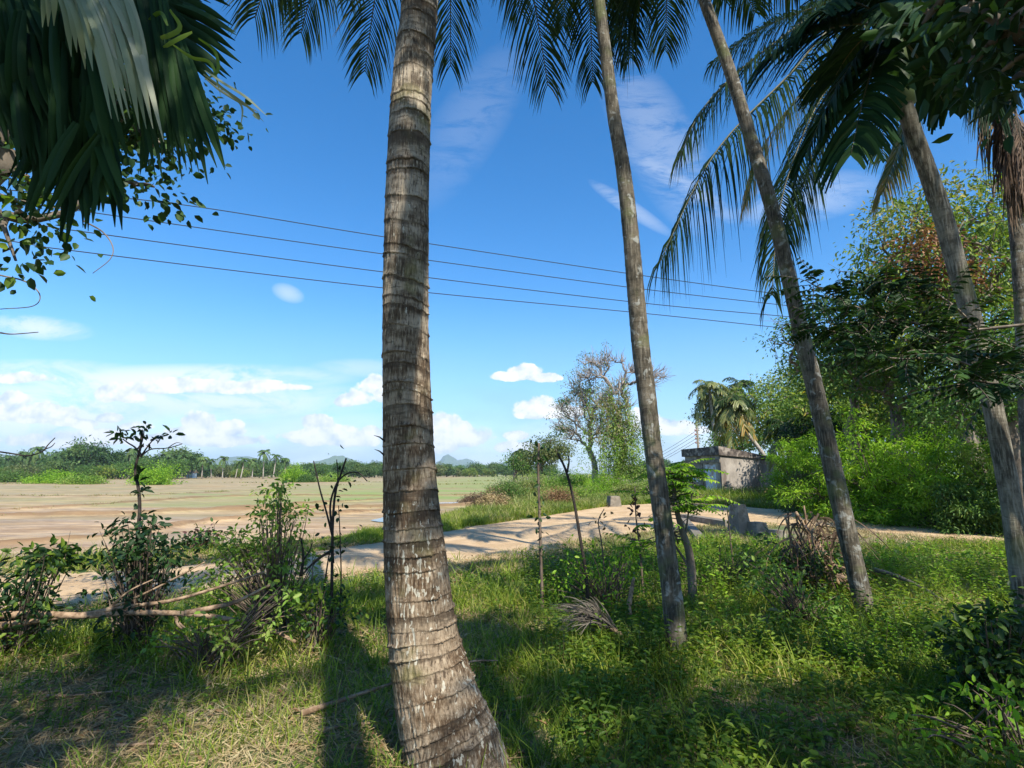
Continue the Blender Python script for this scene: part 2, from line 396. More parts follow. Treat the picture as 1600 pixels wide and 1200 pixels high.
c = g.mix(g.sm(g.noise(ge, 25, 3, .6), .55, .7), c, (.30,.24,.14, 1))
p = g.add('ShaderNodeBsdfPrincipled'); g.l.new(c, p.inputs['Base Color']); p.inputs['Roughness'].default_value = .9
b = g.add('ShaderNodeBump'); b.inputs['Strength'].default_value = .8; b.inputs['Distance'].default_value = .03
g.l.new(g.noise(ge, 18, 6, .7), b.inputs['Height']); g.l.new(b.outputs[0], p.inputs['Normal']); g.l.new(p.outputs[0], out.inputs[0]); M['soil'] = m
xs = axis(-9000, 9000, 420, 8.0); ys = axis(-9000, 9000, 520, 8.0) + 8
X, Y = np.meshgrid(xs, ys); Z = H(X, Y)
insp = inpoly(X, Y, PAD) & (dpoly(X, Y, bnd) > 2.0)
Z = Z - np.where(insp, .25, 0)
structure(grid('ground', X, Y, Z, 'soil'))

# paddy mud: one heightfield sheet with low bunds
def Bl(pts): return [tuple(G(a, b, PZ)[:2]) for a, b in pts]
BUNDS = [(Bl([(-300, 868), (0, 852), (160, 842), (330, 815), (600, 800)]), .22, .3),
 (Bl([(-300, 815), (0, 808), (160, 806), (300, 799), (420, 797), (600, 794), (760, 791)]), .26, .5),
 (Bl([(-200, 803), (0, 799), (120, 792), (250, 783), (330, 777), (420, 775), (600, 776), (770, 774)]), .18, .6),
 (Bl([(330, 797), (600, 781)]), .2, .5),
 (Bl([(-200, 782), (0, 776), (200, 776), (420, 766), (780, 763)]), .14, .8),
 (Bl([(-200, 765), (0, 763), (300, 761), (600, 758), (785, 757)]), .10, 1.5),
 (Bl([(0, 757), (400, 755), (790, 752)]), .12, 2.5)]
m, g, out = newmat('mud'); gn = geo(g); ge = gn.outputs['Position']
sp = g.add('ShaderNodeSeparateXYZ'); g.l.new(ge, sp.inputs[0])
st = g.scalev(ge, (.35, 1, 1)); n1 = g.noise(st, 1.1, 7, .65, .3); n2 = g.noise(g.scalev(ge, (.3, 1, 1)), .16, 5, .55)
c = g.mix(g.sm(n1, .36, .64), (.25,.16,.085, 1), (.45,.315,.175, 1))
c = g.mix(g.m('MULTIPLY', g.sm(n2, .48, .6), .7), c, (.25,.20,.11, 1))
far = g.sm(sp.outputs[1], 30, 60)
gr = g.m('MULTIPLY', g.sm(g.m('ADD', sp.outputs[1], g.m('MULTIPLY', g.noise(g.scalev(ge, (.25, 1, 1)), .15, 4), 30)), 38, 60), g.m('ADD', .22, g.m('MULTIPLY', g.sm(g.m('ADD', sp.outputs[0], g.m('MULTIPLY', n2, 20)), -34, 2), .68)))
c = g.mix(gr, c, g.mix(g.sm(g.noise(g.scalev(ge, (.25, 1, 1)), .35, 5), .42, .6), (.25,.23,.10, 1), (.17,.25,.055, 1)))
hgt = g.sm(g.m('ADD', sp.outputs[2], g.m('MULTIPLY', g.m('SUBTRACT', g.noise(ge, 2.5, 5, .7), .5), .12)), PZ + .05, PZ + .12)
c = g.mix(g.m('MULTIPLY', hgt, .7), c, (.17,.10,.05, 1))
c = g.mix(g.m('MULTIPLY', g.sm(g.noise(g.scalev(ge, (.5, 1, 1)), 3.5, 5, .7), .55, .7), .45), c, (.20,.14,.085, 1))
wet = g.sm(g.noise(g.scalev(ge, (.3, 1, 1)), .5, 6, .65), .40, .60)
p = g.add('ShaderNodeBsdfPrincipled'); g.l.new(c, p.inputs['Base Color'])
rr = g.m('SUBTRACT', .8, g.m('MULTIPLY', g.m('MULTIPLY', wet, g.m('SUBTRACT', 1, gr)), g.m('MULTIPLY', g.m('SUBTRACT', 1, hgt), .30)))
g.l.new(rr, p.inputs['Roughness']); p.inputs['Specular IOR Level'].default_value = .25
b = g.add('ShaderNodeBump'); b.inputs['Strength'].default_value = .7; b.inputs['Distance'].default_value = .06
g.l.new(n1, b.inputs['Height']); g.l.new(b.outputs[0], p.inputs['Normal']); g.l.new(p.outputs[0], out.inputs[0]); M['mud'] = m
# sheet in (u along boundary fan) : use screen-free polar grid around the origin
th = np.linspace(R(-80), R(8), 520); rr_ = np.concatenate([np.linspace(9, 60, 420), np.geomspace(60.5, 900, 120)])
TH, RR = np.meshgrid(th, rr_); X = RR * np.sin(TH); Y = RR * np.cos(TH)
Z = np.full(X.shape, PZ) + .045 * (fbm(X * .8, Y * 1.6, 21) - .47) + .03 * (fbm(X * 3, Y * 4, 22) - .47)
for pl, hh, ww in BUNDS:
    d = dpoly(X, Y, pl) + .5 * (fbm(X * .9, Y * .9, 31) - .47)
    Z += hh * np.exp(-(d / ww) ** 2) * (.45 + .9 * fbm(X * .7, Y * .7, 5))
ins = inpoly(X, Y, PAD); dd = dpoly(X, Y, bnd); sdv = np.where(ins, dd, -dd)
keep = sdv > -.9
Z = np.where(sdv < .6, Z - np.clip(.6 - sdv, 0, 2) * .08, Z)
ny, nx = X.shape; a = Acc(); i = np.arange(ny - 1)[:, None]; j = np.arange(nx - 1)[None, :]
k4 = keep[:-1, :-1] & keep[1:, :-1] & keep[:-1, 1:] & keep[1:, 1:]
q = np.stack([i * nx + j, (i + 1) * nx + j, (i + 1) * nx + j + 1, i * nx + j + 1], -1)[k4][:, ::-1]
a.raw(np.stack([X, Y, Z], -1), [q]); structure(a.build('paddy_field', 'mud'))
# puddles
m, g, out = newmat('puddle_water'); p = g.add('ShaderNodeBsdfPrincipled'); p.inputs['Base Color'].default_value = (.10,.085,.06, 1); p.inputs['Roughness'].default_value = .06
p.inputs['Specular IOR Level'].default_value = 1.0
g.l.new(p.outputs[0], out.inputs[0]); M['water'] = m
a = Acc()
for (px, py, w, h) in [(718, 806, 26, 4), (708, 817, 10, 4), (700, 788, 30, 2.5), (640, 812, 60, 4)]:
    c0 = G(px, py, PZ); e1 = G(px + w, py, PZ) - c0; e2 = G(px, py - h, PZ) - c0; t = np.linspace(0, 2 * pi, 28, endpoint=False)
    r_ = .75 + .5 * vnoise(np.cos(t) * 2 + px, np.sin(t) * 2, 4)
    v = c0 + (np.cos(t) * r_)[:, None] * e1 + (np.sin(t) * r_)[:, None] * e2; v[:, 2] = PZ + .03
    a.raw(v, [np.array([list(range(28))])])
structure(a.build('puddle_water', 'water'))

# road: sandy ribbon with ragged edges, plus a spur behind
m, g, out = newmat('sand_road'); ge = geo(g).outputs['Position']
c = g.mix(g.sm(g.noise(ge, 1.2, 7, .65), .4, .62), (.42,.28,.145, 1), (.53,.375,.215, 1))
c = g.mix(g.m('MULTIPLY', g.sm(g.noise(ge, 9, 5, .7), .56, .72), .6), c, (.34,.24,.14, 1))
c = g.mix(g.m('MULTIPLY', g.sm(g.noise(ge, .7, 4, .6), .52, .66), .5), c, (.40,.30,.16, 1))
p = g.add('ShaderNodeBsdfPrincipled'); g.l.new(c, p.inputs['Base Color']); p.inputs['Roughness'].default_value = .9
b = g.add('ShaderNodeBump'); b.inputs['Strength'].default_value = .9; b.inputs['Distance'].default_value = .05
g.l.new(g.noise(ge, 7, 7, .7), b.inputs['Height']); g.l.new(b.outputs[0], p.inputs['Normal']); g.l.new(p.outputs[0], out.inputs[0]); M['road'] = m
def ribbon(name, A, B, cross=22, rag=1.1):
    A = smooth(A, 60); B = smooth(B, 60); N = len(A)
    t = np.linspace(0, 1, cross)[None, :, None]
    Q = A[:, None] * (1 - t) + B[:, None] * t
    wv = (B - A) / (np.linalg.norm(B - A, axis=1, keepdims=True) + 1e-9)
    e = (fbm(A[:, 0] * 1.3, A[:, 1] * 1.3, 2, 5) - .47) * rag * 1.5; e2 = (fbm(B[:, 0] * 1.1, B[:, 1] * 1.1, 8, 5) - .47) * rag * 1.5
    Q[:, 0] += wv * e[:, None]; Q[:, -1] += wv * e2[:, None]
    X, Y = Q[..., 0], Q[..., 1]; Z = H(X, Y) + .012
    tt = np.abs(np.linspace(-1, 1, cross))[None, :]
    Z = Z + .012 - .018 * np.exp(-((tt - .45) / .12) ** 2) + .014 * (fbm(X * 2.5, Y * 2.5, 12) - .47)
    Z[:, 0] -= .03; Z[:, -1] -= .03
    return structure(grid(name, X, Y, Z, 'road'))
ribbon('dirt_road', nearE, farE)
ribbon('dirt_path', [tuple(G(a, b)[:2]) for a, b in [(980, 786), (930, 772), (890, 759), (868, 754), (900, 750)]],
       [tuple(G(a, b)[:2]) for a, b in [(1040, 783), (985, 768), (935, 757), (915, 751.5), (925, 748)]], rag=.3)

# ------------------------------------------------------------------ hills far off and haze
m, g, out = newmat('hill_forest'); ge = geo(g).outputs['Position']
c = g.mix(g.noise(ge, .01, 6), (.03,.07,.03, 1), (.09,.13,.05, 1))
p = g.add('ShaderNodeBsdfPrincipled'); g.l.new(c, p.inputs['Base Color']); p.inputs['Roughness'].default_value = 1; g.l.new(p.outputs[0], out.inputs[0]); M['hill'] = m
def hill(px, wpx, hpx, Y, peak=1.0, sx=0.5):
    c = P(px, 740, Y); hw = wpx * Y / F; hh = hpx * Y / F * 1.0
    n = 70; u = np.linspace(-1, 1, n); U_, V_ = np.meshgrid(u, u); r = np.sqrt(U_ ** 2 + V_ ** 2)
    base = np.clip(1 - np.sqrt(r * r + .02), 0, 1)
    z = hh * (base ** peak) * (.72 + .55 * fbm(U_ * 3.1 + px, V_ * 3.1, 7, 5)) - 20
    return c[0] + U_ * hw, c[1] + V_ * hw * .7, z
for (px, w, h, Yd, pk) in [(372, 150, 29, 4200, .55), (300, 100, 17, 4800, .6), (470, 90, 19, 4500, .7), (525, 62, 34, 3800, .6), (699, 44, 34, 5200, .9), (727, 50, 28, 5600, .8), (787, 30, 20, 6000, .8), (1040, 120, 22, 5000, .6), (590, 70, 14, 5400, .6)]:
    structure(grid('hill', *hill(px, w, h, Yd, pk), 'hill'))
HZ = True
if HZ:
    m, g, out = newmat('haze_air'); v = g.add('ShaderNodeVolumePrincipled'); v.inputs['Density'].default_value = 0.00013
    v.inputs['Color'].default_value = (.62, .78, 1.0, 1); v.inputs['Anisotropy'].default_value = .0
    g.l.new(v.outputs[0], out.inputs['Volume'])
    a = Acc(); a.box((0, 2900, 125), (13000, 0, 0), (0, 8200, 0), (0, 0, 280)); hzobj = a.build('haze', m, smooth=False); hzobj['kind'] = 'stuff'

# ================================================================== VEGETATION BUILDERS
def rng(seed): return np.random.RandomState(seed)
def rand_dirs(r, n, up=0.0):
    v = r.normal(size=(n, 3)); v[:, 2] += up; return nrm(v)
def clump_leaves(acc, r, centers, rad, n, L, Wd, mat=0, droop=.4, tpl=LEAF, flat=.6, upn=.8):
    """n leaves round each centre"""
    C = np.repeat(np.asarray(centers), n, axis=0); N = len(C)
    rad = np.repeat(np.broadcast_to(rad, (len(centers),)), n)[:, None]
    o = r.normal(size=(N, 3)) * np.array([1, 1, flat]) * .5
    pos = C + o * rad
    d = nrm(o) * .8 + r.normal(size=(N, 3)) * .5; d[:, 2] -= droop
    nn = r.normal(size=(N, 3)) * .55; nn[:, 2] += upn
    l = L * r.uniform(.6, 1.25, N); acc.inst(tpl, pos, d, nn, l, l * Wd, mat)
def skeleton(acc, r, base, fork, tips, r0, curve=.18, k=7, minr=.01, trunk_pts=None, twist=.0):
    """trunk from base to fork, then limbs that reach each tip from the nearest existing node"""
    base, fork = np.asarray(base, float), np.asarray(fork, float); Lh = np.linalg.norm(fork - base)
    if trunk_pts is None:
        t = np.linspace(0, 1, 7)[:, None]; tp = base + (fork - base) * t
        tp[1:-1] += r.normal(size=(5, 3)) * Lh * .025; tp[:, 2] = base[2] + (fork[2] - base[2]) * t[:, 0]
    else: tp = np.asarray(trunk_pts, float)
    nodes = [tp[-1]]; par = [-1]; load = [0]
    tips = np.asarray(tips); order = np.argsort(np.linalg.norm(tips - fork, axis=1)); segs = []
    for i in order:
        T = tips[i]; A = np.array(nodes); dist = np.linalg.norm(A - T, axis=1); df = np.linalg.norm(A - fork, axis=1); dT = np.linalg.norm(T - fork)
        cost = dist + .35 * df + np.where(df > dT, 5, 0); j = int(np.argmin(cost)); s = A[j]
        L = dist[j]; nseg = 4; t = np.linspace(0, 1, nseg + 1)[1:, None]
        mid = np.array([0, 0, 1.0]) * L * curve
        pts = s + (T - s) * t + mid * (t * (1 - t)) * 2 + r.normal(size=(nseg, 3)) * L * .05 * np.array([[1]] * (nseg - 1) + [[0]])
        p = j
        for q in pts: nodes.append(q); par.append(p); load.append(0); p = len(nodes) - 1
        segs.append((j, list(range(len(nodes) - nseg, len(nodes)))))
    for j, ids in segs:
        q = ids[-1]
        while q != -1: load[q] += 1; q = par[q]
    n = max(1, len(tips)); lr = lambda q: max(minr, r0 * .8 * (load[q] / n) ** .46)
    for j, ids in segs:
        pts = np.array([nodes[j]] + [nodes[q] for q in ids]); rd = [min(lr(j), lr(ids[0]) * 1.15)] + [lr(q) for q in ids]; rd[-1] = max(minr * .6, rd[-1] * .5)
        acc.tube(pts, rd, k if rd[0] > .04 else 4, cap=False)
    rt = r0 * np.linspace(1.15, .8, len(tp)); rt[0] *= 1.3
    acc.tube(tp, rt, max(8, k))
    return nodes
def ellips(r, blobs, n, shell=.55):
    """points in ellipsoids [(center, (rx,ry,rz))], biased to the shell"""
    vol = np.array([b[1][0] * b[1][1] * b[1][2] for b in blobs]) ** .7; cnt = np.maximum(1, (n * vol / vol.sum()).astype(int)); out = []
    for (c, rr), k in zip(blobs, cnt):
        v = nrm(r.normal(size=(k, 3))); q = r.uniform(shell, 1, (k, 1)) ** .7; out.append(np.array(c) + v * q * np.array(rr))
    return np.concatenate(out)
def tree(name, label, cat, base, fork, blobs, r0, nt, nl, L, Wd=.5, crad=.6, leaf='canopy', bark='bark', seed=1, group=None, tpl=LEAF, droop=.4, twigs=0, extra=None, shell=.45, flat=.6):
    r = rng(seed); t = thing(name, label, cat, base, group)
    tips = ellips(r, blobs, nt, shell)
    tips = tips[tips[:, 2] > base[2] + .15]
    a = Acc(); skeleton(a, r, base, fork, tips, r0)
    if twigs:
        for c in tips:
            for _ in range(twigs):
                e = c + r.normal(size=3) * crad * .9; m_ = (c + e) / 2 + r.normal(size=3) * crad * .12
                a.tube([c, m_, e], [.014, .009, .004], 3, cap=False)
    a.build('trunk', bark, t)
    a = Acc(); clump_leaves(a, r, tips, crad * r.uniform(.7, 1.3, len(tips)), nl, L, Wd, 0, droop, tpl, flat)
    ms = [leaf]
    if extra:
        for (lf, blobs2, n2, nl2) in extra:
            ms.append(lf); cc = ellips(r, blobs2, n2, .3); clump_leaves(a, r, cc, crad, nl2, L, Wd, len(ms) - 1, droop, tpl)
    a.build('crown', ms, t)
    return t
def bushy(name, label, base, size, seed, leaf='bright', L=.08, nt=60, nl=40, cat='shrub', Wd=.5, crad=.35, bark='twig', group=None, tpl=LEAF, upn=.8):
    """shrub: many stems from the ground; size=(rx,ry,height)"""
    r = rng(seed); t = thing(name, label, cat, base, group); base = np.array(base)
    v = nrm(r.normal(size=(nt, 3))); v[:, 2] = np.abs(v[:, 2]); q = r.uniform(.35, 1, (nt, 1)) ** .6
    tips = base + v * q * np.array([size[0], size[1], size[2]]) * (0.75 + .5 * r.rand(nt, 1)) + np.array([0, 0, .1])
    a = Acc()
    for c in tips:
        b0 = base + np.array([r.normal() * size[0] * .15, r.normal() * size[1] * .15, -.05]); m_ = b0 * .45 + c * .55 + np.array([0, 0, .12 * size[2]])
        a.tube([b0, m_, c], [.018, .012, .004], 4, cap=False)
    a.build('stem', bark, t)
    a = Acc(); clump_leaves(a, r, tips, crad * r.uniform(.7, 1.3, nt), nl, L, Wd, tpl=tpl, upn=upn)
    c2 = base + v * q * .55 * np.array([size[0], size[1], size[2]]) + np.array([0, 0, .1]); clump_leaves(a, r, c2, crad, nl // 2, L, Wd, tpl=tpl)
    a.build('foliage', leaf, t); return t
def pinnate(acc, r, pts, n, L, Wd, mat=0, droop=.35, wdir=None, both=True, taper=.5):
    """leaflets both sides of a curve"""
    pts = np.asarray(pts, float); s = np.concatenate([[0], np.cumsum(np.linalg.norm(np.diff(pts, axis=0), axis=1))]); t = np.linspace(.08, 1, n) * s[-1]
    q = np.stack([np.interp(t, s, pts[:, i]) for i in range(3)], 1); T = nrm(np.gradient(q, axis=0)); up = np.array([0, 0, 1.0])
    side = nrm(np.cross(T, up)); l = L * (1 - taper * (np.linspace(-1, 1, n) ** 2))
    for sg in (-1, 1):
        d = side * sg + T * .35 + np.array([0, 0, -droop]) + r.normal(size=q.shape) * .08
        acc.inst(LEAF, q, d, np.cross(T, side) * -1 + r.normal(size=q.shape) * .15, l, l * Wd, mat)

def bez(p0, p1, p2, n=24):
    t = np.linspace(0, 1, n)[:, None]; return (1 - t) ** 2 * np.array(p0) + 2 * t * (1 - t) * np.array(p1) + t * t * np.array(p2)
def frond_mesh(acc, r, pts, L=.75, n=70, W_=.035, droop=.7, start=.18, rr=.022, fwd=.55, clump=0, jit=.12, sub=(0, .33, .66, 1), seg=4, tipw=.05):
    """a pinnate palm frond: rib (material 0) and ribbon leaflets (material 1)"""
    pts = np.asarray(pts, float); acc.tube(pts, np.linspace(rr, rr * .25, len(pts)), 5, 0)
    s = np.concatenate([[0], np.cumsum(np.linalg.norm(np.diff(pts, axis=0), axis=1))]); tt = np.linspace(start, .995, n)
    q = np.stack([np.interp(tt * s[-1], s, pts[:, i]) for i in range(3)], 1); T = nrm(np.gradient(q, axis=0))
    side = np.cross(T, np.array([0, 0, 1.0])); bad = np.linalg.norm(side, axis=1) < .25
    side[bad] += np.array([.7, .1, 0]); side = nrm(side - T * (side * T).sum(1, keepdims=True)); up = np.cross(side, T)
    u = (tt - start) / (1 - start); prof = np.clip(.55 + 1.6 * u, 0, 1) * np.clip(1.25 - u ** 3 * .85, 0, 1.0)
    for sg in (-1, 1):
        a = fwd + .5 * u[:, None]
        d = nrm(side * sg * 1.0 + T * a + up * (.25 + r.normal(size=(n, 1)) * jit) + r.normal(size=(n, 3)) * jit * .5)
        l = L * prof * r.uniform(.85, 1.08, n); l = np.where(r.rand(n) < .04, l * .5, l)
        w = W_ * r.uniform(.8, 1.15, n); dr = droop * r.uniform(.7, 1.3, n)
        K = np.array(sub); V = q[:, None] + d[:, None] * (K[None, :, None] * l[:, None, None]); V[:, :, 2] -= (K[None] ** 2) * (l * dr)[:, None]
        V = V - (d * dr[:, None] * .25)[:, None] * (K[None, :, None] ** 2) * l[:, None, None]
        wd = T + r.normal(size=(n, 3)) * .25; wd = nrm(wd - d * (wd * d).sum(1, keepdims=True))
        wp = np.array([.55, 1, .8, tipw])[:len(K)] * .5
        A = V + wd[:, None] * (wp[None, :, None] * w[:, None, None]); B = V - wd[:, None] * (wp[None, :, None] * w[:, None, None])
        VV = np.concatenate([A, B], 1); k = len(K); off = (np.arange(n) * 2 * k)[:, None]
        acc.raw(VV, [np.array([i, i + 1, k + i + 1, k + i])[None] + off for i in range(k - 1)], 1)
def gen_frond(C, az, el, length, droop, n=20):
    """curve leaving C at elevation el, bending down"""
    d = np.array([cos(az) * cos(el), sin(az) * cos(el), sin(el)]); p1 = np.array(C) + d * length * .5
    p2 = np.array(C) + np.array([cos(az), sin(az), 0]) * length * (.55 + .35 * cos(el)) * (1 - .25 * droop) + np.array([0, 0, 1]) * length * (sin(el) * .8 - droop)
    return bez(C, p1, p2, n)
def palm(name, label, tpts, trad, crown, nfr=14, flen=3.6, L=.75, nl=60, W_=.035, leaf='frond', bark='palmbark', seed=1, group=None, cat='palm tree', fronds=(), lo=-25, hi=75, shaft=None, k=10, avoid=None, droopk=.5, deadn=0, far=False, rr=.02, rings=None, trunkfn=None):
    r = rng(seed); t = thing(name, label, cat, tpts[0], group)
    if trunkfn: trunkfn(t)
    else:
        tp = smooth(tpts, 10 if not far else 3); s = np.linspace(0, 1, len(tp)); rad = np.interp(s, np.linspace(0, 1, len(trad)), trad)
        a = Acc()
        if far: a.tube(tp, rad, 6)
        else: ringed(a, tp, rad, rings or .12, seed)
        a.build('trunk', bark, t)
    C = np.array(crown)
    sub = (0, .5, 1) if far else (0, .33, .66, 1)
    for i in range(nfr):
        az = i * 2.39996 + r.uniform(-.25, .25) + seed; el = R(hi - (hi - lo) * ((i + .5) / nfr) + r.uniform(-8, 8))
        if avoid and avoid(az): continue
        a = Acc(); pts = gen_frond(C, az, el, flen * r.uniform(.85, 1.1), droopk * r.uniform(.7, 1.3) + (.25 if el < 0 else 0))
        frond_mesh(a, r, pts, L, nl, W_, sub=sub, rr=rr); lf = leaf if not isinstance(leaf, tuple) else leaf[min(len(leaf) - 1, int(i / nfr * len(leaf)))]
        a.build('frond', ['rachis', lf], t)
    for fr in fronds:
        pts, kw, lf = fr; a = Acc(); frond_mesh(a, r, pts, **kw); a.build('frond', ['rachis', lf], t)
    if shaft:
        a = Acc(); a.tube(shaft[0], shaft[1], 12); a.build('crown_shaft', 'crownshaft', t)
    return t
def ringed(a, tp, rad, sp, seed, lip=.035):
    """trunk tube with leaf-scar rings"""
    L = np.concatenate([[0], np.cumsum(np.linalg.norm(np.diff(tp, axis=0), axis=1))]); n = int(min(1400, max(80, L[-1] / sp * 8))); t = np.linspace(0, L[-1], n)
    q = np.stack([np.interp(t, L, tp[:, i]) for i in range(3)], 1); rd = np.interp(t, L, rad); T = nrm(np.gradient(q, axis=0)); k = 28
    A = nrm(np.cross(T, np.array([0, 1.0, 0]))); B = np.cross(T, A); th = np.arange(k) * 2 * pi / k
    tt = t[:, None] + .02 * np.sin(th + 1)[None]; ph = (tt / sp + .35 * vnoise(tt / sp * .4, th[None] * 0, seed)) % 1
    rr = rd[:, None] * (1 + lip * (1 - ph) ** 4 - lip * .4 * (ph > .93) + .05 * (vnoise(tt * 4, th[None] * 1.5 + 0 * tt, seed) - .5))
    V = q[:, None] + rr[..., None] * (A[:, None] * np.cos(th)[None, :, None] + B[:, None] * np.sin(th)[None, :, None])
    i = np.arange(n - 1)[:, None] * k; j = np.arange(k)[None]; j2 = (j + 1) % k
    a.raw(V, [np.stack([i + j2, i + j, i + k + j, i + k + j2], -1).reshape(-1, 4)])

# palm trunk materials
def trunkmat(name, base, dark, light, lichen=.0, lich_col=(.6,.6,.55), lscale=(1,1,.35), zlow=None, moss=0.0, ls=20):
    m, g, out = newmat(name); gn = geo(g); ge = gn.outputs['Position']
    fib = g.noise(g.scalev(ge, (1, 1, .10)), 55, 5, .65); blot = g.noise(ge, 5, 5, .6); fine = g.noise(g.scalev(ge, (.6, .6, 2.5)), 22, 5, .6)
    c = g.mix(g.sm(blot, .38, .62), (*dark, 1), (*base, 1)); c = g.mix(g.m('MULTIPLY', g.sm(fib, .45, .65), .7), c, (*light, 1))
    c = g.mix(g.m('MULTIPLY', g.sm(fine, .55, .7), .5), c, tuple(x * .5 for x in dark) + (1,))
    if moss: c = g.mix(g.m('MULTIPLY', g.sm(g.noise(ge, 3, 4), .5, .65), moss), c, (.12, .14, .05, 1))
    if lichen:
        ln = g.noise(g.scalev(ge, lscale), ls, 4, .6, .6)
        lf = g.m('MULTIPLY', g.sm(ln, .54 - lichen * .1, .66 - lichen * .1), .55)
        if zlow:
            sp = g.add('ShaderNodeSeparateXYZ'); g.l.new(ge, sp.inputs[0]); lf = g.m('MULTIPLY', lf, g.m('SUBTRACT', 1, g.sm(sp.outputs[2], zlow[0], zlow[1])))
        c = g.mix(lf, c, (*lich_col, 1))
    p = g.add('ShaderNodeBsdfPrincipled'); g.l.new(c, p.inputs['Base Color']); p.inputs['Roughness'].default_value = .85; p.inputs['Specular IOR Level'].default_value = .2
    b = g.add('ShaderNodeBump'); b.inputs['Strength'].default_value = .8; b.inputs['Distance'].default_value = .012
    h = g.m('ADD', g.m('MULTIPLY', fib, .8), g.m('MULTIPLY', fine, .6)); g.l.new(h, b.inputs['Height']); g.l.new(b.outputs[0], p.inputs['Normal']); g.l.new(p.outputs[0], out.inputs[0]); M[name] = m
def cocomat():
    m, g, out = newmat('cocobark'); ge = geo(g).outputs['Position']; sp = g.add('ShaderNodeSeparateXYZ'); g.l.new(ge, sp.inputs[0])
    sc_ = g.add('ShaderNodeAttribute', attribute_name='scar').outputs['Fac']; ri = g.add('ShaderNodeAttribute', attribute_name='ring_id').outputs['Fac']
    ofs = g.add('ShaderNodeVectorMath', operation='ADD'); g.l.new(ge, ofs.inputs[0]); g.l.new(g.comb(ri, g.m('MULTIPLY', ri, 1.7), 0.0), ofs.inputs[1])
    fib = g.noise(g.scalev(ofs.outputs[0], (1, 1, .17)), 72, 4, .7, .2); blot = g.noise(g.scalev(ge, (.8, .8, 1.7)), 4.5, 5, .6); fine = g.noise(g.scalev(ge, (.5, .5, 2.2)), 24, 5, .6)
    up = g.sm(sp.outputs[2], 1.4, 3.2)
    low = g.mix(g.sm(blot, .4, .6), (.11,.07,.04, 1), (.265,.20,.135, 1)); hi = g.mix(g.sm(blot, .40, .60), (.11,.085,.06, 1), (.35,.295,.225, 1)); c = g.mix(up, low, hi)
    c = g.mix(g.m('MULTIPLY', g.sm(fib, .50, .66), .65), c, (.43,.35,.25, 1)); c = g.mix(g.m('MULTIPLY', g.sm(g.m('SUBTRACT', 1, fib), .52, .64), .85), c, (.045,.03,.02, 1))
    c = g.mix(g.m('MULTIPLY', g.sm(fine, .56, .68), .55), c, (.05,.035,.022, 1))
    c = g.mix(g.m('MULTIPLY', g.sm(g.noise(ge, 2.6, 4), .55, .68), .45), c, (.20,.19,.07, 1))
    c = g.mix(g.m('MULTIPLY', g.sm(g.m('ADD', sc_, g.m('MULTIPLY', g.m('SUBTRACT', fine, .5), 1.2)), .33, .85), .72), c, (.06,.042,.028, 1))  # darkens the ring bands: leaf scars, plus shade painted into the bark
    ln = g.noise(g.scalev(ge, (1.2, 1.2, .42)), 38, 3, .55, .5); cov = g.m('MULTIPLY', g.m('SUBTRACT', 1, g.sm(sp.outputs[2], 1.0, 1.9)), g.sm(g.noise(ge, 3.2, 3), .38, .6))
    lf = g.m('MULTIPLY', g.sm(g.m('ADD', ln, g.m('MULTIPLY', g.m('SUBTRACT', cov, 1), .10)), .57, .605), .8)
    c = g.mix(lf, c, (.48,.455,.37, 1))
    p = g.add('ShaderNodeBsdfPrincipled'); g.l.new(c, p.inputs['Base Color']); p.inputs['Roughness'].default_value = .9; p.inputs['Specular IOR Level'].default_value = .15
    b = g.add('ShaderNodeBump'); b.inputs['Strength'].default_value = .9; b.inputs['Distance'].default_value = .012
    g.l.new(g.m('ADD', fib, g.m('MULTIPLY', fine, .4)), b.inputs['Height']); g.l.new(b.outputs[0], p.inputs['Normal']); g.l.new(p.outputs[0], out.inputs[0]); M['cocobark'] = m
cocomat()
trunkmat('arecabark', (.12,.10,.072), (.042,.036,.026), (.20,.175,.135), -.1, (.36,.37,.34), (1, 1, .8), None, .5, 12)
trunkmat('paleareca', (.20,.175,.13), (.06,.052,.038), (.32,.29,.23), 0.0, (.52,.53,.48), (1, 1, .8), None, .35, 9)
M['crownshaft'] = surf('crown_shaft', (.06,.10,.04), (.13,.17,.07), 5, .45, .1, (1, 1, .2))

# ================================================================== PALMS IN THE FOREGROUND
def bl(px, py, Y, rx, rz, ry=None):
    c = P(px, py, Y); k = PXM(Y, c[2]); return (c, (rx * k, (rx * k if ry is None else ry), rz * k * 1.0))
def PP(lst, Y): return [P(a, b, Y if c is None else c) for a, b, c in [(q + (None,))[:3] for q in lst]]
def front_path(px, Y0, Y1, k=1.0, k2=None):
    n = len(px); out = []
    for i, (a, b, w) in enumerate(px):
        Yv = Y0 + (Y1 - Y0) * i / (n - 1); p = P(a, b, Yv); out.append((p, w * PXM(Yv, p[2]) / 2 * Yv / math.hypot(p[0], Yv) * (k + ((k2 or k) - k) * i / (n - 1))))
    return out
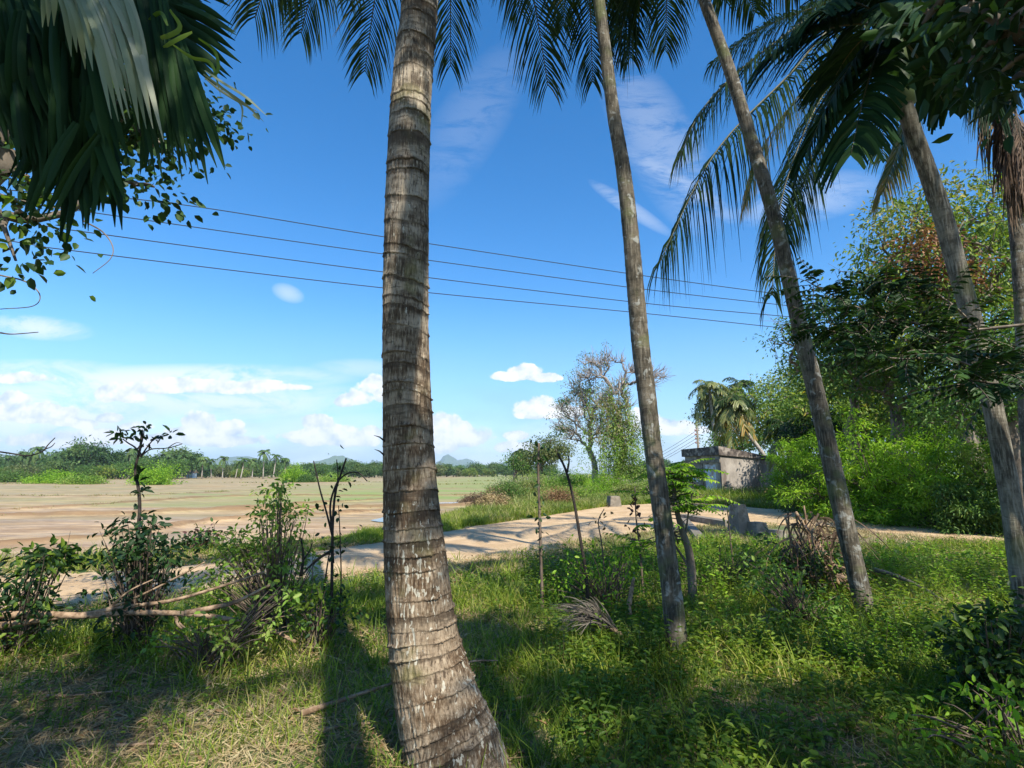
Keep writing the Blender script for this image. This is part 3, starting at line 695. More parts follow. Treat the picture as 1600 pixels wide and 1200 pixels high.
# --- main coconut palm
mp = front_path([(735, 1290, 205), (716, 1210, 164), (700, 1150, 146), (684, 1100, 132), (672, 1050, 121), (662, 1000, 112), (651, 900, 101), (643, 800, 89), (638, 700, 80), (635, 600, 74), (634, 500, 73), (635, 400, 69), (637, 300, 67), (640, 200, 64), (647, 100, 60), (656, 0, 56)], 3.15, 3.2)
zs = [p for p, _ in mp]; C1 = np.array([-.62, 3.35, 8.4])
tp1 = [p for p, _ in mp] + [np.array([-.64, 3.25, 6.6]), C1]; rd1 = [r_ for _, r_ in mp] + [.135, .13]
def main_trunk(t):
    pts = np.array(tp1); s = np.concatenate([[0], np.cumsum(np.linalg.norm(np.diff(pts, axis=0), axis=1))])
    sp_ = smooth(pts, 12); ss = np.concatenate([[0], np.cumsum(np.linalg.norm(np.diff(sp_, axis=0), axis=1))])
    n = 1700; tt = np.linspace(0, ss[-1], n); q = np.stack([np.interp(tt, ss, sp_[:, i]) for i in range(3)], 1)
    rd = np.interp(tt * s[-1] / ss[-1], s, rd1); T = nrm(np.gradient(q, axis=0)); k = 200
    A = nrm(np.cross(T, [0, 1.0, 0])); B = np.cross(T, A); th = (np.arange(k) * 2 * pi / k)[None]; tz = tt[:, None]
    r = rng(5)
    # ring boundaries (irregular spacing, slightly tilted and wavy)
    b = [0.0]
    while b[-1] < ss[-1] + .3: b.append(b[-1] + r.choice([.045,.07,.09,.12,.14]) * r.uniform(.85,1.15) * (1.0 if b[-1] < 2.2 else 1.35))
    b = np.array(b); tilt = r.uniform(0, 2 * pi, len(b)); ta = r.uniform(.004, .022, len(b))
    cs, sn = np.cos(th), np.sin(th)
    zz = tz + .022 * np.sin(th + 2.2 + tz * .8) + .012 * (fbm(tz * 3 + 0 * th, cs * 2 + sn * 3 + 9, 3) - .47) * 2 + .009 * np.sin(2 * th + tz * 3)
    idx = np.clip(np.searchsorted(b, zz.ravel()).reshape(zz.shape) - 1, 0, len(b) - 2); lo = b[idx]; hi = b[idx + 1]; ph = (zz - lo) / (hi - lo)
    amp = (.001 + .013 * np.clip(vnoise(idx * 3.7, cs * 1.7 + sn * 1.3 + 4, 6) * 1.6 - .5, 0, 1)) * np.where(tz < 2.4, 1.1, .8)
    lipv = amp * np.exp(-((ph) / .13) ** 2) - amp * .35 * np.exp(-((1 - ph) / .10) ** 2)
    fis = .007 * (np.minimum(np.abs(vnoise(th * 17 + .35 * np.sin(tz * 9), tz * 5, 12) - .5) * 5, 1) - 1) + .003 * (vnoise(th * 40, tz * 14, 13) - .5)
    big = .010 * (fbm(cs * 2 + 5, sn * 2 + tz * 2.2, 22) - .47) * 2
    rr = rd[:, None] + lipv + fis + big
    V = q[:, None] + rr[..., None] * (A[:, None] * cs[..., None] + B[:, None] * sn[..., None])
    i = np.arange(n - 1)[:, None] * k; j = np.arange(k)[None]; j2 = (j + 1) % k
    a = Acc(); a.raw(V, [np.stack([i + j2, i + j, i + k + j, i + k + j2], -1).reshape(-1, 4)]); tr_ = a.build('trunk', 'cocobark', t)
    rv = r.rand(len(b)); scar_shade = np.clip(np.exp(-((1 - ph) / .30) ** 2) * (.25 + rv[idx] * .9) + (rv[(idx * 7) % len(b)] > .80) * .55, 0, 1) + 0 * th; rid = rv[(idx * 3) % len(b)] * 7.0 + 0 * th  # dark bands per ring: real leaf scars with frond shadow put into the colour
    for nm, arr in (('scar', scar_shade), ('ring_id', rid)):
        at = tr_.data.attributes.new(nm, 'FLOAT', 'POINT'); at.data.foreach_set('value', np.broadcast_to(arr, ph.shape).astype(np.float32).ravel())
    # dead scraps poking out from ring scars on the left and right edges
    for (px, py, w) in [(598, 690, -14), (597, 712, -12)]:
        a = Acc(); p = P(px + 4, py, 3.1); e = P(px + w, py - 10, 3.05); a.tube([p, (p + e) / 2 + np.array([0, 0, .008]), e], [.006, .004, .001], 4); a.build('stub', 'darkwood', t)
def fr(C, tip, rise=1.1, k=.5, **kw):
    C = np.array(C); tip = np.array(tip); mid = C + (tip - C) * k + np.array([0, 0, rise]); return (bez(C, mid, tip, 26), kw, kw.pop('leaf', 'frond'))
kw1 = dict(L=.72, n=78, W_=.024, droop=.7)
f1 = [fr(C1, P(570, 112, 6.4), 1.5, .62, **kw1), fr(C1, P(470, 52, 6.0), 1.4, .6, **kw1), fr(C1, P(398, 28, 5.0), 1.5, .6, **kw1), fr(C1, P(704, 104, 6.8), 1.6, .65, **kw1),
      fr(C1, P(856, 134, 6.2), 1.5, .6, **kw1), fr(C1, P(430, -20, 4.5), 1.3, .6, **kw1), fr(C1, P(812, 20, 6.8), 1.4, .6, **kw1), fr(C1, P(545, 0, 6.9), 1.4, .6, **kw1)]
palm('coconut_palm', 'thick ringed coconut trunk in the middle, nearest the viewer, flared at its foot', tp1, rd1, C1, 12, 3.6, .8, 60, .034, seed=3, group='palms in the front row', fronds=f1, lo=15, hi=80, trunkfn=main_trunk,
     avoid=lambda az: sin(az) > .25)
# --- second slender palm
q2 = front_path([(1064, 1050, 42), (1058, 1010, 38), (1050, 930, 36), (1040, 850, 34), (1030, 770, 33), (1019, 690, 32), (1010, 610, 33), (1001, 540, 33), (992, 440, 32), (984, 350, 30), (973, 260, 28), (959, 180, 25), (946, 80, 23), (936, 0, 22)], 4.75, 4.9, .92, .8)
C2 = P(916, -170, 5.0); tp2 = [p for p, _ in q2] + [C2]; tp2[0][2] -= .05
kw2 = dict(L=.75, n=66, W_=.030, droop=.8)
f2 = [fr(C2, P(926, 128, 8.2), 1.2, .6, **kw2), fr(C2, P(985, 90, 7.8), 1.3, .6, **kw2), fr(C2, P(880, 40, 7.6), 1.2, .6, **kw2), fr(C2, P(1000, 10, 7.0), 1.2, .6, **kw2), fr(C2, P(950, 30, 8.4), 1.2, .6, **kw2)]
palm('areca_palm', 'slender dark palm just right of the thick central trunk, near a fallen grey frond', tp2, [r_ for _, r_ in q2] + [.06], C2, 9, 2.6, .7, 50, .045, seed=8, group='palms in the front row', fronds=f2, bark='arecabark', rings=.16, lo=20, hi=80,
     avoid=lambda az: sin(az) > .3)
# --- third leaning palm
q3 = front_path([(1354, 975, 40), (1346, 930, 36), (1330, 860, 36), (1312, 780, 37), (1292, 690, 35), (1274, 610, 34), (1254, 530, 33), (1236, 450, 31), (1215, 360, 30), (1196, 290, 29), (1168, 200, 28), (1140, 110, 26), (1100, 0, 24)], 6.1, 6.5, .92, .72)
C3 = P(1058, -120, 6.6); tp3 = [p for p, _ in q3] + [C3]; tp3[0][2] -= .05
kw3 = dict(L=.8, n=62, W_=.034, droop=.9)
f3 = [fr(C3, P(968, 62, 7.2), 1.0, .55, **kw3), fr(C3, P(1040, 80, 9.4), 1.2, .6, **kw3), fr(C3, P(1180, 20, 8.5), 1.0, .5, **kw3), fr(C3, P(1250, -10, 7.5), 1.0, .5, **kw3), fr(C3, P(1130, 0, 9.2), 1.0, .6, **kw3)]
palm('areca_palm', 'slender left leaning palm whose pale foot stands beside a dry rib on the grass', tp3, [r_ for _, r_ in q3] + [.07], C3, 9, 2.8, .75, 50, .045, seed=11, group='palms in the front row', fronds=f3, bark='arecabark', rings=.17, lo=20, hi=80,
     avoid=lambda az: sin(az) > .3)
# --- fourth palm on the right, broad leaflets, crown in the frame
q4 = front_path([(1612, 1030, 46), (1603, 960, 45), (1592, 880, 43), (1582, 800, 43), (1568, 720, 42), (1552, 640, 41), (1536, 570, 41), (1516, 490, 41), (1496, 420, 41), (1474, 340, 40), (1450, 270, 38), (1428, 210, 37), (1408, 150, 35)], 4.5, 4.6, .86, .82)
C4 = P(1388, 40, 4.65); tp4 = [p for p, _ in q4]; tp4[0][2] -= .05
kw4 = dict(L=.60, n=40, W_=.052, droop=.55, rr=.016, jit=.06, tipw=.45, fwd=.6)
def fr4(tip, rise=.3, k=.5, **kw):
    k2 = dict(kw4); k2.update(kw); lf = k2.pop('leaf', 'arecaleaf'); mid = C4 + (np.array(tip) - C4) * k + np.array([0, 0, rise]); return (bez(C4, mid, tip, 20), k2, lf)
f4 = [fr4(P(1262, 235, 4.7), .35), fr4(P(1300, 130, 5.4), .3), fr4(P(1200, 90, 4.4), .3), fr4(P(1330, 240, 4.2), .2), fr4(P(1560, 120, 4.3), .4), fr4(P(1530, 30, 4.8), .4),
      fr4(P(1480, 170, 5.2), .3, L=.4), fr4(P(1350, 20, 5.2), .6), fr4(P(1450, 10, 3.6), .4), fr4(P(1280, 20, 4.0), .4)]
a_sh = ([P(1412, 165, 4.6), P(1404, 130, 4.6), P(1396, 80, 4.62), C4], [.105, .115, .105, .06])
palm('areca_palm', 'pale mottled palm at the right edge with green crown shaft and broad dark leaflets', tp4, [r_ for _, r_ in q4], C4, 0, seed=5, group='palms in the front row', fronds=f4, bark='paleareca', rings=.19, shaft=a_sh)
# --- coconut palm behind on the right whose long fronds hang over the sky
C5 = P(1425, -55, 8.3)
tp5 = PP([(1640, 1000, 8.6), (1618, 800, 8.6), (1606, 640, 8.6), (1596, 450, 8.5), (1582, 300, 8.5), (1560, 170, 8.4), (1520, 60, 8.35)], 8.5) + [C5]; tp5[0][2] = -.05
def fp(pts, Ys, leaf='frond', **kw):
    k2 = dict(L=.92, n=130, W_=.031, droop=1.0, jit=.08, rr=.026); k2.update(kw); c = [P(a, b, y) for (a, b), y in zip(pts, Ys)]; return (smooth([C5] + c, 9), k2, leaf)
f5 = [fp([(1292, 10), (1158, 108), (1095, 175), (1062, 245)], [8.2, 8.0, 7.9, 7.8]),
      fp([(1300, 42), (1233, 117), (1142, 208), (1090, 285), (1030, 412)], [8.0, 7.6, 7.3, 7.1, 6.9], L=1.05, fwd=.35, droop=1.5),
      fp([(1350, 70), (1285, 150), (1240, 250), (1216, 340), (1206, 462)], [8.3, 8.1, 7.9, 7.7, 7.5], L=.85),
      fp([(1340, 60), (1300, 190), (1262, 270), (1225, 390)], [8.9, 9.0, 9.0, 8.9], L=1.0),
      fp([(1340, 40), (1265, 130), (1195, 225), (1165, 320)], [9.0, 9.2, 9.3, 9.3], 'frondyel', L=.75),
      fp([(1432, 90), (1412, 200), (1380, 300)], [8.9, 9.1, 9.1], 'frondyel', L=.8, start=.4),
      fp([(1330, -10), (1200, 40), (1110, 100)], [9.2, 9.6, 9.9], L=.8),
      fp([(1500, 30), (1540, 90), (1556, 170)], [8.0, 7.9, 7.9])]
t5 = palm('coconut_palm', 'coconut palm behind the pale one at the right edge, long fronds hanging over the sky', tp5, [.15, .13, .12, .11, .10, .10, .10, .09], C5, 7, 3.6, .8, 60, .036, seed=2, fronds=f5, bark='arecabark', rings=.13, avoid=lambda az: cos(az) < -.2 and sin(az) < .6)
a = Acc(); r = rng(8)
for i in range(7):
    p0 = P(r.uniform(1530, 1590), r.uniform(120, 190), 8.3 + r.uniform(-.2, .3)); p2 = p0 + np.array([r.uniform(-.25, .2), r.uniform(-.2, .2), -r.uniform(1.2, 2.0)])
    frond_mesh(a, r, bez(p0, (p0 + p2) / 2 + np.array([r.uniform(-.2, .2), 0, 0]), p2, 16), L=.55, n=60, W_=.03, droop=1.6, jit=.35)
a.build('dead_frond', ['twig', 'browndead'], t5)

# --- nearest fronds, upper left: palm standing just left of the frame
def strip(a, pts, w, mat=0, fold=.25, seed=0):
    """one broad leaflet through pixel/depth points, split into pleats"""
    if w > 11:
        r = rng(seed + 7); k = max(2, int(w / 6.5))
        for i in range(k):
            f = (i + .5) / k - .5; e = r.uniform(.86, 1.03); n = len(pts); q = []
            for j, (x, y, d) in enumerate(pts):
                u = j / (n - 1); x0, y0 = pts[0][:2]; dx, dy = pts[-1][0] - x0, pts[-1][1] - y0; L = math.hypot(dx, dy) + 1e-6; px_, py_ = -dy / L, dx / L; wd = w * f * (.75 + .6 * u)
                q.append((x0 + (x - x0) * (e if j == n - 1 else 1) + px_ * wd, y0 + (y - y0) * (e if j == n - 1 else 1) + py_ * wd, d + r.uniform(-.012, .012)))
            strip1(a, q, w / k * 1.25, mat, fold, seed * 31 + i)
    else: strip1(a, pts, w, mat, fold, seed)
def strip1(a, pts, w, mat=0, fold=.25, seed=0):
    c = smooth([P(x, y, d) for x, y, d in pts], 6); n = len(c); T = nrm(np.gradient(c, axis=0)); r = rng(seed)
    view = nrm(c - np.array([0, 0, CZ])); sd_ = nrm(np.cross(T, view)); up = np.cross(sd_, T); tw = r.uniform(-.7, .7); sd_ = sd_ * cos(tw) + up * sin(tw); up = nrm(np.cross(sd_, T))
    u = np.linspace(0, 1, n); wp = np.clip(.45 + u * 2, 0, 1) * np.clip((1.03 - u) * 3.2, .04, 1); k = PXM(np.mean([p[2] for p in pts]), 2.6) * w * .5 / max(.55, cos(tw))
    e = (wp * k)[:, None]; A = c + sd_ * e + up * e * fold; B = c - sd_ * e + up * e * fold
    V = np.concatenate([A, c, B]); i = np.arange(n - 1); a.raw(V, [np.stack([i, i + 1, n + i + 1, n + i], 1), np.stack([n + i, n + i + 1, 2 * n + i + 1, 2 * n + i], 1)], mat)
tl = thing('areca_palm', 'dark broad leaved palm hanging in the upper left corner, some leaflets pale', 'palm tree', (-2.9, 1.3, 0))
a = Acc(); ringed(a, smooth([(-2.9, 1.3, -.05), (-2.85, 1.35, 1.6), (-2.75, 1.4, 3.6)], 10), np.linspace(.1, .08, 21), .15, 3); a.build('trunk', 'arecabark', tl)
a = Acc(); r = rng(77)
a.tube(smooth([(-2.75, 1.4, 3.6), P(-200, -160, 1.7), P(40, -60, 1.85), P(150, 60, 1.9), P(165, 220, 1.9)], 8), np.linspace(.02, .006, 33), 6, 0)
for i in range(100):                         # leaflets of the drooping frond
    x0 = r.uniform(-40, 150); y0 = r.uniform(-60, 90); d0 = r.uniform(1.75, 2.1); x1 = 20 + x0 * .95 + r.uniform(-30, 40); y1 = y0 + r.uniform(120, 230)
    strip(a, [(x0, y0, d0), ((x0 + x1) / 2 + r.uniform(-12, 12), (y0 + y1) / 2, d0), (x1, y1, d0 + .05)], r.uniform(14, 26), 1, .3, i)
for i in range(46):                         # gathered end fanning out below
    x0 = 150 + r.normal() * 26; y0 = 130 + r.uniform(0, 100); ang = r.uniform(-.62, .32); ln = r.uniform(90, 185); x1 = x0 + sin(ang) * ln + (ang * 30); y1 = y0 + cos(ang) * ln
    d0 = r.uniform(1.8, 2.05)
    strip(a, [(x0, y0, d0), ((x0 + x1) / 2, (y0 + y1) / 2 - 8, d0), (x1, y1, d0)], r.uniform(9, 22), 1, .3, 100 + i)
a.build('frond', ['rachis', 'arecaleaf'], tl)
a = Acc(); a.tube(smooth([(-2.75, 1.4, 3.6), P(0, -220, 1.6), P(200, -120, 1.7), P(330, -40, 1.8)], 8), np.linspace(.02, .008, 25), 6, 0)
for i, (x0, y0, x1, y1, w) in enumerate([(110, -60, 195, 190, 34), (130, -60, 215, 150, 34), (155, -60, 242, 228, 30), (100, -40, 150, 110, 30), (175, -60, 226, 170, 26), (140, -50, 205, 120, 34), (80, -60, 128, 90, 30), (60, -60, 75, 40, 20)]):
    strip(a, [(x0, y0, 1.62), ((x0 + x1) / 2 + 8, (y0 + y1) / 2 - 5, 1.6), (x1, y1, 1.64)], w, 2, .15, 300 + i)
for i, (x0, y0, x1, y1, w) in enumerate([(190, -40, 232, 245, 26), (210, -40, 255, 288, 24), (225, -40, 268, 250, 24), (240, -30, 285, 285, 20), (250, 0, 300, 265, 22), (262, 20, 318, 285, 18), (275, 50, 350, 278, 16), (200, -40, 240, 200, 28), (285, 60, 352, 262, 10), (255, 0, 262, 240, 22)]):
    strip(a, [(x0, y0, 1.75), ((x0 + x1) / 2 + r.uniform(-5, 5), (y0 + y1) / 2, 1.73), (x1, y1, 1.78)], w, 1, .3, 320 + i)
for i, (x0, y0, x1, y1, w) in enumerate([(230, -20, 376, 52, 16), (240, 0, 379, 62, 18), (250, 20, 378, 92, 18), (255, 40, 368, 118, 18), (240, -40, 372, 8, 18), (200, -50, 340, -5, 30), (180, -40, 330, 30, 40), (250, 60, 350, 132, 22), (200, -20, 330, 60, 40)]):
    strip(a, [(x0, y0, 1.85), ((x0 + x1) / 2, (y0 + y1) / 2 - 8, 1.83), (x1, y1, 1.86)], w, 1, .3, 340 + i)
for i, pts in enumerate([[(262, 40), (250, 20), (225, 38)], [(265, 15), (280, 45), (240, 65), (232, 78)], [(300, 50), (275, 62), (245, 80)], [(310, 60), (335, 80), (340, 110), (320, 125)], [(270, 70), (300, 90), (330, 100), (345, 150)], [(320, 110), (350, 130), (385, 152), (418, 182)], [(318, 116), (350, 140), (385, 165), (412, 190)], [(340, 130), (362, 150), (378, 168), (376, 200)], [(320, 122), (345, 142), (375, 160), (405, 176)]]):
    strip(a, [(x, y, 1.7 + .02 * j) for j, (x, y) in enumerate(pts)], [6, 7, 6, 5, 5, 4, 4, 3, 4][i], 3 if i < 5 else 2, .2, 360 + i)
a.build('frond', ['rachis', 'arecaleaf', 'paleleaf', 'herb'], tl)

# ================================================================== FOREGROUND TREES AT THE EDGES
def leafspray(a, r, line, Y, n, L, Wd=.55, mat=0, spread=10, droop=.3):
    c = smooth([P(x, y, Y) for x, y in line], 6); s = r.uniform(0, 1, n) * (len(c) - 1); i = s.astype(int).clip(0, len(c) - 2); f = (s - i)[:, None]; p = c[i] * (1 - f) + c[i + 1] * f
    p = p + r.normal(size=(n, 3)) * spread * PXM(Y, 2.) ; clump_leaves(a, r, p, .01, 1, L, Wd, mat, droop)
t = thing('broadleaf_tree', 'dark round-leaved branches in the upper left, behind the hanging fronds', 'tree', (-5.2, 3.4, 0))
r = rng(31)
blobs = [bl(30, 250, 3.5, 45, 60, .3), bl(50, 330, 3.4, 50, 35, .3), bl(20, 420, 3.4, 25, 25, .2), bl(180, 170, 3.8, 130, 70, .5), bl(250, 215, 3.8, 50, 60, .3), bl(230, 290, 3.8, 60, 22, .3), bl(300, 150, 4.0, 45, 45, .3), bl(10, 160, 3.5, 40, 60, .3), bl(110, 90, 3.9, 150, 80, .4)]
tips = ellips(r, blobs, 74, .1)
a = Acc(); skeleton(a, r, (-5.2, 3.4, -.05), (-4.6, 3.5, 3.2), tips, .14, minr=.004); 
for ln in [[(130, 345), (160, 362), (176, 385), (172, 405), (145, 427)], [(0, 430), (40, 440), (62, 460), (52, 478), (0, 483)], [(-10, 300), (60, 320), (120, 330)], [(0, 520), (20, 522), (60, 519)]]:
    c = smooth([P(x, y, 3.5) for x, y in ln], 6); a.tube(c, np.linspace(.006, .003, len(c)), 4)
a.build('trunk', 'bark', t)
a = Acc(); clump_leaves(a, r, tips, .34, 44, .075, .8, 0, .5); clump_leaves(a, r, tips[:30], .3, 8, .08, .8, 1, .5); a.build('crown', ['dark', 'herb'], t)
t = thing('broadleaf_tree', 'feathery dark green branch reaching in from the right edge across the trunks', 'tree', (5.6, 3.0, 0))
a = Acc(); r = rng(32); lv = Acc()
trk = smooth([(5.6, 3.0, -.05), (5.3, 3.1, 1.6), (4.9, 3.3, 2.6), (4.6, 3.4, 3.8)], 8); a.tube(trk, np.linspace(.12, .06, len(trk)), 10)
for (pts, Yv) in [([(1640, 600), (1540, 560), (1440, 520), (1340, 480), (1262, 440)], 3.9), ([(1640, 590), (1560, 585), (1480, 560), (1400, 560), (1330, 545)], 3.7), ([(1640, 560), (1560, 540), (1480, 470), (1420, 450), (1380, 440)], 4.1), ([(1640, 610), (1560, 600), (1500, 590)], 3.3), ([(1480, 520), (1400, 500), (1330, 520), (1270, 510)], 4.0)]:
    c = smooth([P(x, y, Yv) for x, y in pts], 8); a.tube(np.vstack([[trk[-8]], c]), np.linspace(.013, .004, len(c) + 1), 5)
    for i in range(2, len(c), 1):
        for sg in (-1, 1):
            Td = nrm(c[i] - c[i - 1]); side = nrm(np.cross(Td, [0, 0, 1])) * sg; ln = r.uniform(.22, .42)
            e = c[i] + (side * .6 + Td * .5 + r.normal(size=3) * .35 + np.array([0, 0, -.15])) * ln; pts2 = bez(c[i], (c[i] + e) / 2 + np.array([0, 0, .05]), e, 10)
            a.tube(pts2, [.003] * 10, 3, cap=False); pinnate(lv, r, pts2, 8, .075, .46)
a.build('trunk', 'bark', t); lv.build('crown', 'dark', t)
t = thing('broadleaf_tree', 'large blurred green leaves hanging into the top right corner', 'tree', (4.9, 1.6, 0))
a = Acc(); r = rng(33); tips = ellips(r, [bl(1560, 40, 2.3, 90, 60, .3), bl(1500, 0, 2.5, 60, 40, .3), bl(1640, 100, 2.3, 60, 50, .3), bl(1600, -60, 2.3, 140, 60, .3)], 40, .1)
skeleton(a, r, (4.9, 1.6, -.05), (4.3, 1.8, 2.8), tips, .12, minr=.004); a.build('trunk', 'bark', t)
a = Acc(); clump_leaves(a, r, tips, .25, 16, .12, .5, 0, .4); a.build('crown', 'dark', t)

# ================================================================== TREES BEHIND THE VIEWER (they cast the foreground shade)
BACK = [((1.25, -.75, 8.5), 2.3, 9), ((4.9, -4.2, 9.2), 2.8, 10), ((8.8, -3.6, 9.0), 2.8, 12), ((5.6, -.4, 12.0), 3.2, 13), ((9.5, .5, 10.5), 3.0, 15), ((3.0, -2.6, 8.2), 2.4, 5)]
for i, (c, fl, nf) in enumerate(BACK):
    b0 = (c[0] + .5 * sin(i * 2), c[1] - .8, -.05)
    palm('coconut_palm', 'coconut palm standing behind the viewer, outside the photo, shading the foreground', [b0, ((b0[0] + c[0]) / 2 - .15, b0[1] + .2, c[2] * .5), c], [.17, .13, .11], c, nf, fl, .7, 46, .045, seed=40 + i, group='palms behind the viewer', lo=-30, hi=70)
tree('broadleaf_tree', 'broad tree behind the viewer shading the upper left fronds', 'tree', (.2, -4.2, -.05), (.1, -3.2, 4.2), [((-.6, -1.8, 6.8), (1.0, 1.0, .8))], .12, 40, 55, .13, .55, .5, 'canopy', seed=50)

# ================================================================== POWER LINES
m, g, out = newmat('cable'); p = g.add('ShaderNodeBsdfPrincipled'); p.inputs['Base Color'].default_value = (.012,.012,.014, 1); p.inputs['Roughness'].default_value = .7; g.l.new(p.outputs[0], out.inputs[0]); M['cable'] = m
names = ['topmost of the four power cables crossing the sky', 'second power cable from the top in the sky', 'third power cable from the top in the sky', 'lowest of the four power cables crossing the sky']
for i, ln in enumerate([[(0, 296), (270, 318), (600, 370), (1000, 430), (1235, 462)], [(0, 312), (200, 340), (600, 397), (1000, 451), (1235, 478)], [(0, 342), (130, 362), (600, 425), (1000, 473), (1235, 495)], [(0, 374), (100, 390), (600, 450), (1000, 489), (1190, 509)]]):
    Yf = lambda x: 15.0 + (x / 1235.0) * 8.0
    c = [P(x, y, Yf(x)) for x, y in ln]; d0 = c[0] - c[1]; d1 = c[-1] - c[-2]
    c = [c[0] + d0 / np.linalg.norm(d0) * 14] + c + [c[-1] + d1 / np.linalg.norm(d1) * (4.5 if i < 3 else 5.2)]
    a = Acc(); a.tube(smooth(c, 12), .017, 5); o = a.build('power_cable', 'cable', loc=c[2]); tag(o, names[i], 'cable', 'power cables across the sky')
conc = surf('concrete', (.13,.11,.085), (.26,.225,.18), 6, .9, .4, c3=(.16,.14,.11), s3=3); M['concrete'] = conc
def pole(px, Yv, ztop, label, arms=True):
    b0 = base_of(px, Yv); t = thing('utility_pole', label, 'pole', b0)
    a = Acc(); a.tube([b0 - [0, 0, .1], [b0[0], b0[1], ztop]], [.16, .10], 8); a.build('post', 'concrete', t)
    for k in range(4):
        z = ztop - .3 - k * .42; a = Acc(); a.box((b0[0], b0[1] - .02, z), (.5, .12, 0), (0, .07, 0), (0, 0, .07)); a.build('crossarm', 'twig', t)
        a = Acc(); a.tube([(b0[0] - .24, b0[1] - .1, z - .08), (b0[0] - .24, b0[1] - .1, z + .0), (b0[0] - .24, b0[1] - .1, z + .12)], [.05, .07, .045], 8); a.build('insulator', 'insul', t)
    return t
M['insul'] = surf('insulator_glaze', (.22,.08,.06), (.30,.12,.09), 5, .3, 0)
pole(1091, 52, P(1091, 668, 52)[2], 'thin concrete pole rising behind the flat roofed shed')
pole(1400, 24.5, 8.9, 'concrete pole hidden in the trees where the cables end')
for i, (x0, y0, x1, y1) in enumerate([(1088, 673, 1000, 724), (1088, 679, 990, 733), (1088, 685, 985, 741), (1088, 690, 980, 746)]):
    a = Acc(); a.tube(bez(P(x0, y0, 52), (P(x0, y0, 52) + P(x1, y1, 75)) / 2 - np.array([0, 0, .4]), P(x1, y1, 75), 8), .02, 4); o = a.build('power_cable', 'cable', loc=P(x0, y0, 52))
    tag(o, 'thin cable sagging down to the left from the pole behind the shed', 'cable', 'cables left of the far pole')

